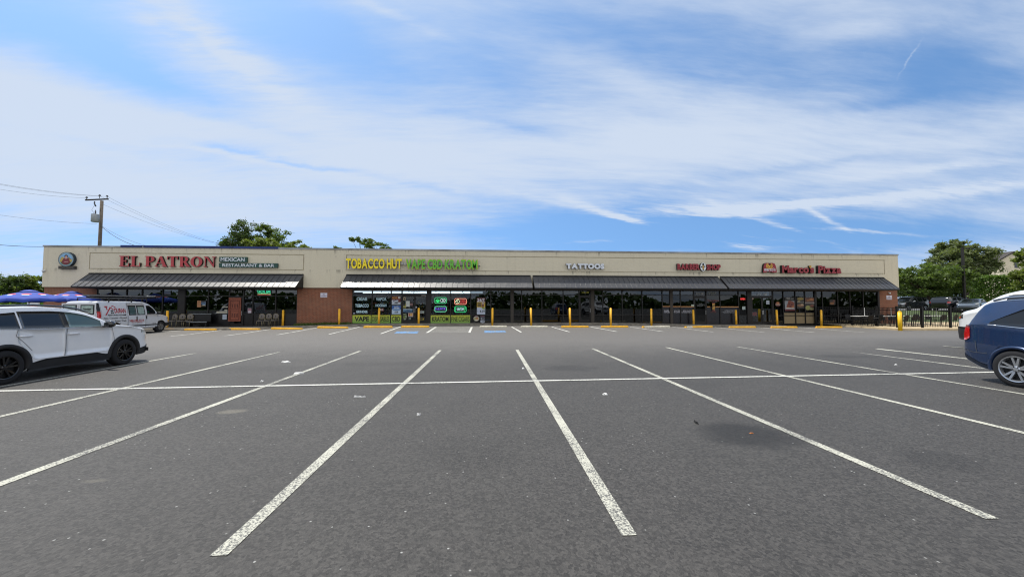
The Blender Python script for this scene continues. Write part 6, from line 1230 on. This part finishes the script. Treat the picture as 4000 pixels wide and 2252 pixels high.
# ------------------------------------------------------------------ parked vehicles on the rear lot
def rear_suv(label, depth, px, rz, paint, prof, name='parked_suv', dz=.9, glass=TINT, dark=True):
    p = far(px, 1189, depth); c = Car(name, label, 'car', prof['prof'], prof['bot'], prof['plan'], prof['belt'], .32, paint, (.95, 3.75), .36, (p.x, p.y, dz), rz, .42, 1.0, 'cars on the rear parking lot')
    c.wheels(.37, M('silver alloy', '#b9bcc0', .28, .85, var=.06), 'single', inset=.0); hi = lambda x: min(c.zt(x)-.12, c.zt(2.6)-.13); xe = c.L-.62
    for sd in (-1, 1):
        c.patch('window', glass, 1.66, 2.46, lambda x: c.bl(x)+.02, lambda x: max(c.bl(x)+.022, hi(x)), .006, (sd,)); c.patch('window', glass, 2.52, 3.34, lambda x: c.bl(x)+.02, hi, .006, (sd,)); c.patch('quarter_window', glass, 3.40, xe, lambda x: c.bl(x)+.02, lambda x: max(c.bl(x)+.03, hi(x)-max(0, x-xe+.4)*.5), .006, (sd,))
        c.patch('window_trim', CHROME, 1.5, xe, lambda x: c.bl(x)+.0, lambda x: c.bl(x)+.02, .010, (sd,), mr=2); c.patch('headlight', LAMPW, .06, .5, lambda x: .78+.12*x, lambda x: .9+.16*x, .008, (sd,)); c.patch('tail_light', LAMPR, c.L-.35, c.L-.04, .92, 1.12, .01, (sd,)); c.mirror(1.62, 1.12, M('grey mirror', '#8d9094', .2, .2, coat=1), sd)
    c.topskin('windshield', TINT, 1.28, 2.08, .93); c.topskin('rear_window', TINT, c.L-.42, c.L-.2, .85); c.seam([(2.49,.4),(2.46,1.1)]); return c
GRYP = M('dark grey paint', '#2c2e31', .25, .3, coat=1); BLKP = M('black paint', '#121316', .15, .2, coat=1); SLVP = M('slate grey paint', '#5a6470', .25, .5, coat=1)
rear_suv('dark grey SUV on the rear lot beside the brick corner', 49, 3494, R(188), GRYP, SOR); rear_suv('black SUV on the rear lot seen from its tail behind the fence', 47.5, 3768, R(12), BLKP, DUR)
SED = dict(prof=[(0,.6),(.04,.74),(.14,.82),(.5,.92),(1.1,1.0),(1.3,1.05),(1.8,1.3),(2.3,1.44),(2.8,1.46),(3.4,1.38),(3.9,1.16),(4.3,1.08),(4.5,1.04),(4.58,.8)], bot=SOR['bot'], plan=SOR['plan'], belt=[(0,.66),(.5,.86),(1.2,.95),(2.6,.98),(3.6,1.0),(4.4,1.0)])
SED['bot'] = [(0,.36),(.1,.24),(.4,.2),(4.2,.24),(4.58,.4)]; SED['plan'] = [(0,.55),(.05,.7),(.16,.8),(.4,.88),(.8,.91),(3.6,.91),(4.2,.87),(4.45,.8),(4.58,.62)]
rear_suv('slate grey sedan on the rear lot behind the lamp post', 44, 3775, R(205), SLVP, SED, 'parked_car'); rear_suv('dark SUV roof showing behind the slate grey sedan', 52, 3900, R(195), GRYP, SOR)
# ------------------------------------------------------------------ dining patio with its fence
PT = [gnd(3286, 1275.5), gnd(3333, 1277.5), gnd(3429, 1284), gnd(3505, 1289.5), gnd(3517, 1290), gnd(3607, 1290.5), gnd(3717, 1290.5), gnd(3800, 1290.5)]
dn = (PT[-1]-PT[-2]).normalized(); PT[-1] = PT[-2]+dn*2.2
m = MB(); V = []
zpt = -.19+.13
for p in PT: V += [(p.x, p.y, gz(p.x, p.y)-.1), (p.x, p.y, zpt), (p.x, 37.2 if p.x > 37.3 else 31.9, zpt)]
n = len(PT); m.add([q_ for p in PT for q_ in ((p.x, p.y, gz(p.x, p.y)-.1), (p.x, p.y, zpt))], [(2*i, 2*i+2, 2*i+3, 2*i+1) for i in range(n-1)])
m.add([(p.x, p.y, zpt) for p in PT]+[(48, PT[-1].y-.6, zpt), (48, 34.4, zpt), (37.45, 34.4, zpt), (37.45, 31.95, zpt), (PT[0].x, 31.95, zpt)], [tuple(range(n+5))])
struct('patio', m, M('tan concrete', '#b9a684', .85, var=.15, scale=3), 'tan concrete patio slab and kerb beside the pizza shop')
FB = M('black fence metal', '#0b0b0d', .45, .2, var=0)
fl = [gnd(3188, 1271), gnd(3333, 1274.5), gnd(3429, 1280.5), gnd(3509, 1286.5), gnd(3607, 1287), gnd(3717, 1287.2)]; fl.append(fl[-1]+(fl[-1]-fl[-2]).normalized()*2.6)
fl = [Vector((p.x, p.y+.05, zpt)) for p in fl]; fn = thing('patio_fence', 'black metal picket fence around the dining patio', 'fence', fl[0]); HF = 1.50
for p in fl: m = MB(); m.box(p.x-.055, p.x+.055, p.y-.055, p.y+.055, zpt, zpt+HF+.06); m.cbox((p.x, p.y, zpt+HF+.075), (.15, .15, .025)); m.build('post', FB, fn)
for a, b in zip(fl, fl[1:]):
    m = MB()
    for z in (.10, HF-.22, HF-.03): dv = b-a; m.cbox((a+b)/2+Vector((0, 0, z)), (dv.length-.11, .035, .04), Matrix.Rotation(math.atan2(dv.y, dv.x), 3, 'Z'))
    L = (b-a).length; k = int(L/.115)
    for i in range(1, k): q = a.lerp(b, i/k); m.cbox(q+Vector((0, 0, HF/2+.02)), (.022, .022, HF-.08))
    m.build('picket_panel', FB, fn)
# the side run of the fence back to the lawn
a = fl[3]; b = Vector((a.x+1.2, 36.6, zpt)); 
TBT = M('white table top', '#c9c6c0', .5, var=.05); TBL = M('black table metal', '#141416', .5, .3)
tabs = [(3373, 1235, 31.0, 1.5, 'white patio table near the start of the fence'), (3478, 1238.5, 30.6, 1.1, 'white patio table just before the fat yellow bollard'), (3536, 1240, 31.5, 1.0, 'white patio table just past the fat yellow bollard'), (3655, 1240.5, 31.8, 2.0, 'long white patio table at the grass end of the patio')]
pch = None; chl = ['black patio chair at the %s, %s' % (a_, b_) for a_ in ('table by the pizza windows', 'table before the fat bollard', 'table past the fat bollard', 'long table by the grass') for b_ in ('kerb side, shopward', 'kerb side, grassward', 'inner side, shopward', 'inner side, grassward')]
ci = 0
for px, py, dep, wd, lab in tabs:
    q = far(px, py, dep); r_ = thing('patio_table', lab, 'table', (q.x, q.y, zpt), 0, 'white tables on the patio'); zt_ = .76
    m = MB(); m.box(q.x-wd/2, q.x+wd/2, q.y-.38, q.y+.38, zpt+zt_, zpt+zt_+.035); m.build('table_top', TBT, r_)
    for sx_ in (-1, 1):
        for sy_ in (-1, 1): m = MB(); m.tube([(q.x+sx_*(wd/2-.1), q.y+sy_*.3, zpt), (q.x+sx_*(wd/2-.14), q.y+sy_*.28, zpt+zt_)], .02, 6); m.build('leg', TBL, r_)
    m = MB(); m.tube([(q.x+.1, q.y, zpt+zt_+.035), (q.x+.1, q.y, zpt+1.45)], .02, 6); m.build('umbrella_stub', M('white stub', '#c9c9c6', .5), r_)
    for dx_, dy, rz in ((-.3, -.66, 0), (.4, -.6, R(12)), (-.35, .66, R(180)), (.3, .7, R(170))):
        loc = (q.x+dx_*wd*.8, q.y+dy, zpt); lab_ = chl[ci]; ci += 1
        if pch is None:
            pch = thing('patio_chair', lab_, 'chair', loc, rz, 'black chairs on the patio')
            m = MB(); m.box(-.22, .22, -.2, .22, .42, .45); m.build('seat', TBL, pch, False, True); m = MB()
            for i in range(9): m.tube([(-.2+.05*i, -.21, .45), (-.2+.05*i, -.30, .88)], .01, 5)
            m.add([(-.2, -.205, .47), (.2, -.205, .47), (.2, -.295, .87), (-.2, -.295, .87), (-.2, -.215, .47), (.2, -.215, .47), (.2, -.305, .87), (-.2, -.305, .87)], [(0,1,2,3),(7,6,5,4),(0,3,7,4),(1,5,6,2),(3,2,6,7),(0,4,5,1)]); m.tube([(-.22, -.2, .45), (-.22, -.31, .90), (.22, -.31, .90), (.22, -.2, .45)], .016, 6); m.build('backrest', TBL, pch, False, True)
            for sx_ in (-1, 1):
                m = MB(); m.tube([(sx_*.24, -.26, .66), (sx_*.26, .18, .66), (sx_*.24, .2, .42)], .014, 6); m.build('armrest', TBL, pch, False, True)
                for yy_ in (-.2, .2): m = MB(); m.tube([(sx_*.2, yy_, .43), (sx_*.24, yy_*1.2, 0)], .014, 6); m.build('leg', TBL, pch, False, True)
        else: dup(pch, loc, rz, lab_)
# ------------------------------------------------------------------ litter
LW = M('litter white', '#d2d2cf', .7, var=.05); 
for i, (px, py, w_, h_, lab, mt) in enumerate([(1117, 1413.5, .26, .12, 'white paper scrap lying in the far row of bays', LW), (1165, 1459, .22, .12, 'white scrap lying on a bay line', LW), (1401, 1551, .2, .04, 'thin white strip of litter near the divider line', LW), (2364, 1541, .10, .08, 'small white scrap beside the centre bay line', LW), (1636, 1621, .05, .05, 'tiny white pebble in the centre bay', LW), (2936, 1692, .06, .014, 'orange scrap lying on the dark oil stain', M('litter orange', '#c9783a', .6)), (2720, 1652, .03, .10, 'small black twig before the oil stain', M('litter dark', '#1b1b1b', .8)), (2043, 1440, .07, .05, 'white crumb of litter near the centre line top', LW), (1023, 1490, .07, .06, 'pale crumb in the bay beside the paper scrap', LW), (3500, 1425, .07, .05, 'pale scrap near the blue SUV', LW)]):
    p = gnd(px, py); m = MB(); k = 8; pts = [(w_/2*(1+.3*math.sin(5*q+i))*math.cos(q), h_/2*(1+.3*math.cos(4*q+i))*math.sin(q)) for q in [2*math.pi*j/k for j in range(k)]]
    V = [(p.x+x, p.y+y, p.z+.002) for x, y in pts]+[(p.x+x*.85, p.y+y*.85, p.z+min(.012, h_*.3)*(1+((j+i) % 3))) for j, (x, y) in enumerate(pts)]; m.add(V, [tuple(range(2*k-1, k-1, -1))[::-1], tuple(range(k-1, -1, -1))]+[(j, (j+1) % k, k+(j+1) % k, k+j) for j in range(k)]); tag(m.build('litter_scrap', mt), lab, 'litter', 'litter on the asphalt')
# far woods across the road, seen mirrored in the shop glass
rs = np.random.default_rng(21); n = 9000; ang = rs.uniform(-1.25, 1.25, n); dist = rs.uniform(150, 170, n); hgt = 5.5+2.6*np.sin(ang*9)+1.6*np.sin(ang*23+1)+1.*np.sin(ang*57)
pos = np.stack([np.sin(ang)*dist*1.5, -np.cos(ang)*dist*.9, rs.uniform(-.05, 1, n)*hgt], 1); a = rs.normal(size=(n, 3)); a /= np.linalg.norm(a, axis=1)[:, None]; b = rs.normal(size=(n, 3)); b -= a*(a*b).sum(1)[:, None]; b /= np.linalg.norm(b, axis=1)[:, None]; s_ = 1.5*rs.uniform(.5, 1.3, n)[:, None]
tag(leafmesh(np.stack([pos-a*s_, pos+b*s_*.7, pos+a*s_, pos-b*s_*.7], 1).reshape(-1, 3), 'woods', LG[0], None), 'dark line of far woods mirrored in the shop windows', 'woods', None, 'stuff')

# low black bench by the restaurant glass, and weeds along the middle pier
X0, X1 = wall(742, 1240, 31.5)[0], wall(819, 1240, 31.5)[0]; zb_ = base(X0); r_ = thing('waiting_bench', 'low black bench with pale edges between the chair trio and the bollard', 'bench', ((X0+X1)/2, 31.5, zb_)); EDG = M('pale edge', '#8f979d', .5)
m = MB(); m.box(X0, X1, 31.62, 31.7, zb_+.2, zb_+.98); m.build('backrest', BLACKM, r_); m = MB(); m.box(X0, X1, 31.2, 31.62, zb_+.30, zb_+.42); m.build('seat', BLACKM, r_)
m = MB(); m.box(X0, X1, 31.618, 31.70, zb_+.982, zb_+1.01); m.build('top_rail', EDG, r_); m = MB(); m.box(X0, X1, 31.185, 31.198, zb_+.38, zb_+.42); m.build('seat_edge', EDG, r_)
for x in (X0+.1, X1-.1): m = MB(); m.box(x-.04, x+.04, 31.24, 31.6, zb_, zb_+.3); m.build('leg', BLACKM, r_)
rs = np.random.default_rng(33); n = 2600; a0, a1 = piers[1]; pos = np.stack([rs.uniform(a0, a1, n), 31.9-np.abs(rs.normal(0, .22, n)), np.zeros(n)], 1); pos[:, 2] = [base(x) for x in pos[:, 0]]; pos[:, 2] += np.abs(rs.normal(0, .07, n)); a = rs.normal(size=(n, 3)); a[:, 2] = np.abs(a[:, 2])+.4; a /= np.linalg.norm(a, axis=1)[:, None]; b = rs.normal(size=(n, 3)); b -= a*(a*b).sum(1)[:, None]; b /= np.linalg.norm(b, axis=1)[:, None]; s_ = .06*rs.uniform(.6, 1.4, n)[:, None]
tag(leafmesh(np.stack([pos-a*s_, pos+b*s_*.4, pos+a*s_, pos-b*s_*.4], 1).reshape(-1, 3), 'weeds', LG[1], None), 'dark weeds along the foot of the middle brick pier', 'weeds', None, 'stuff')
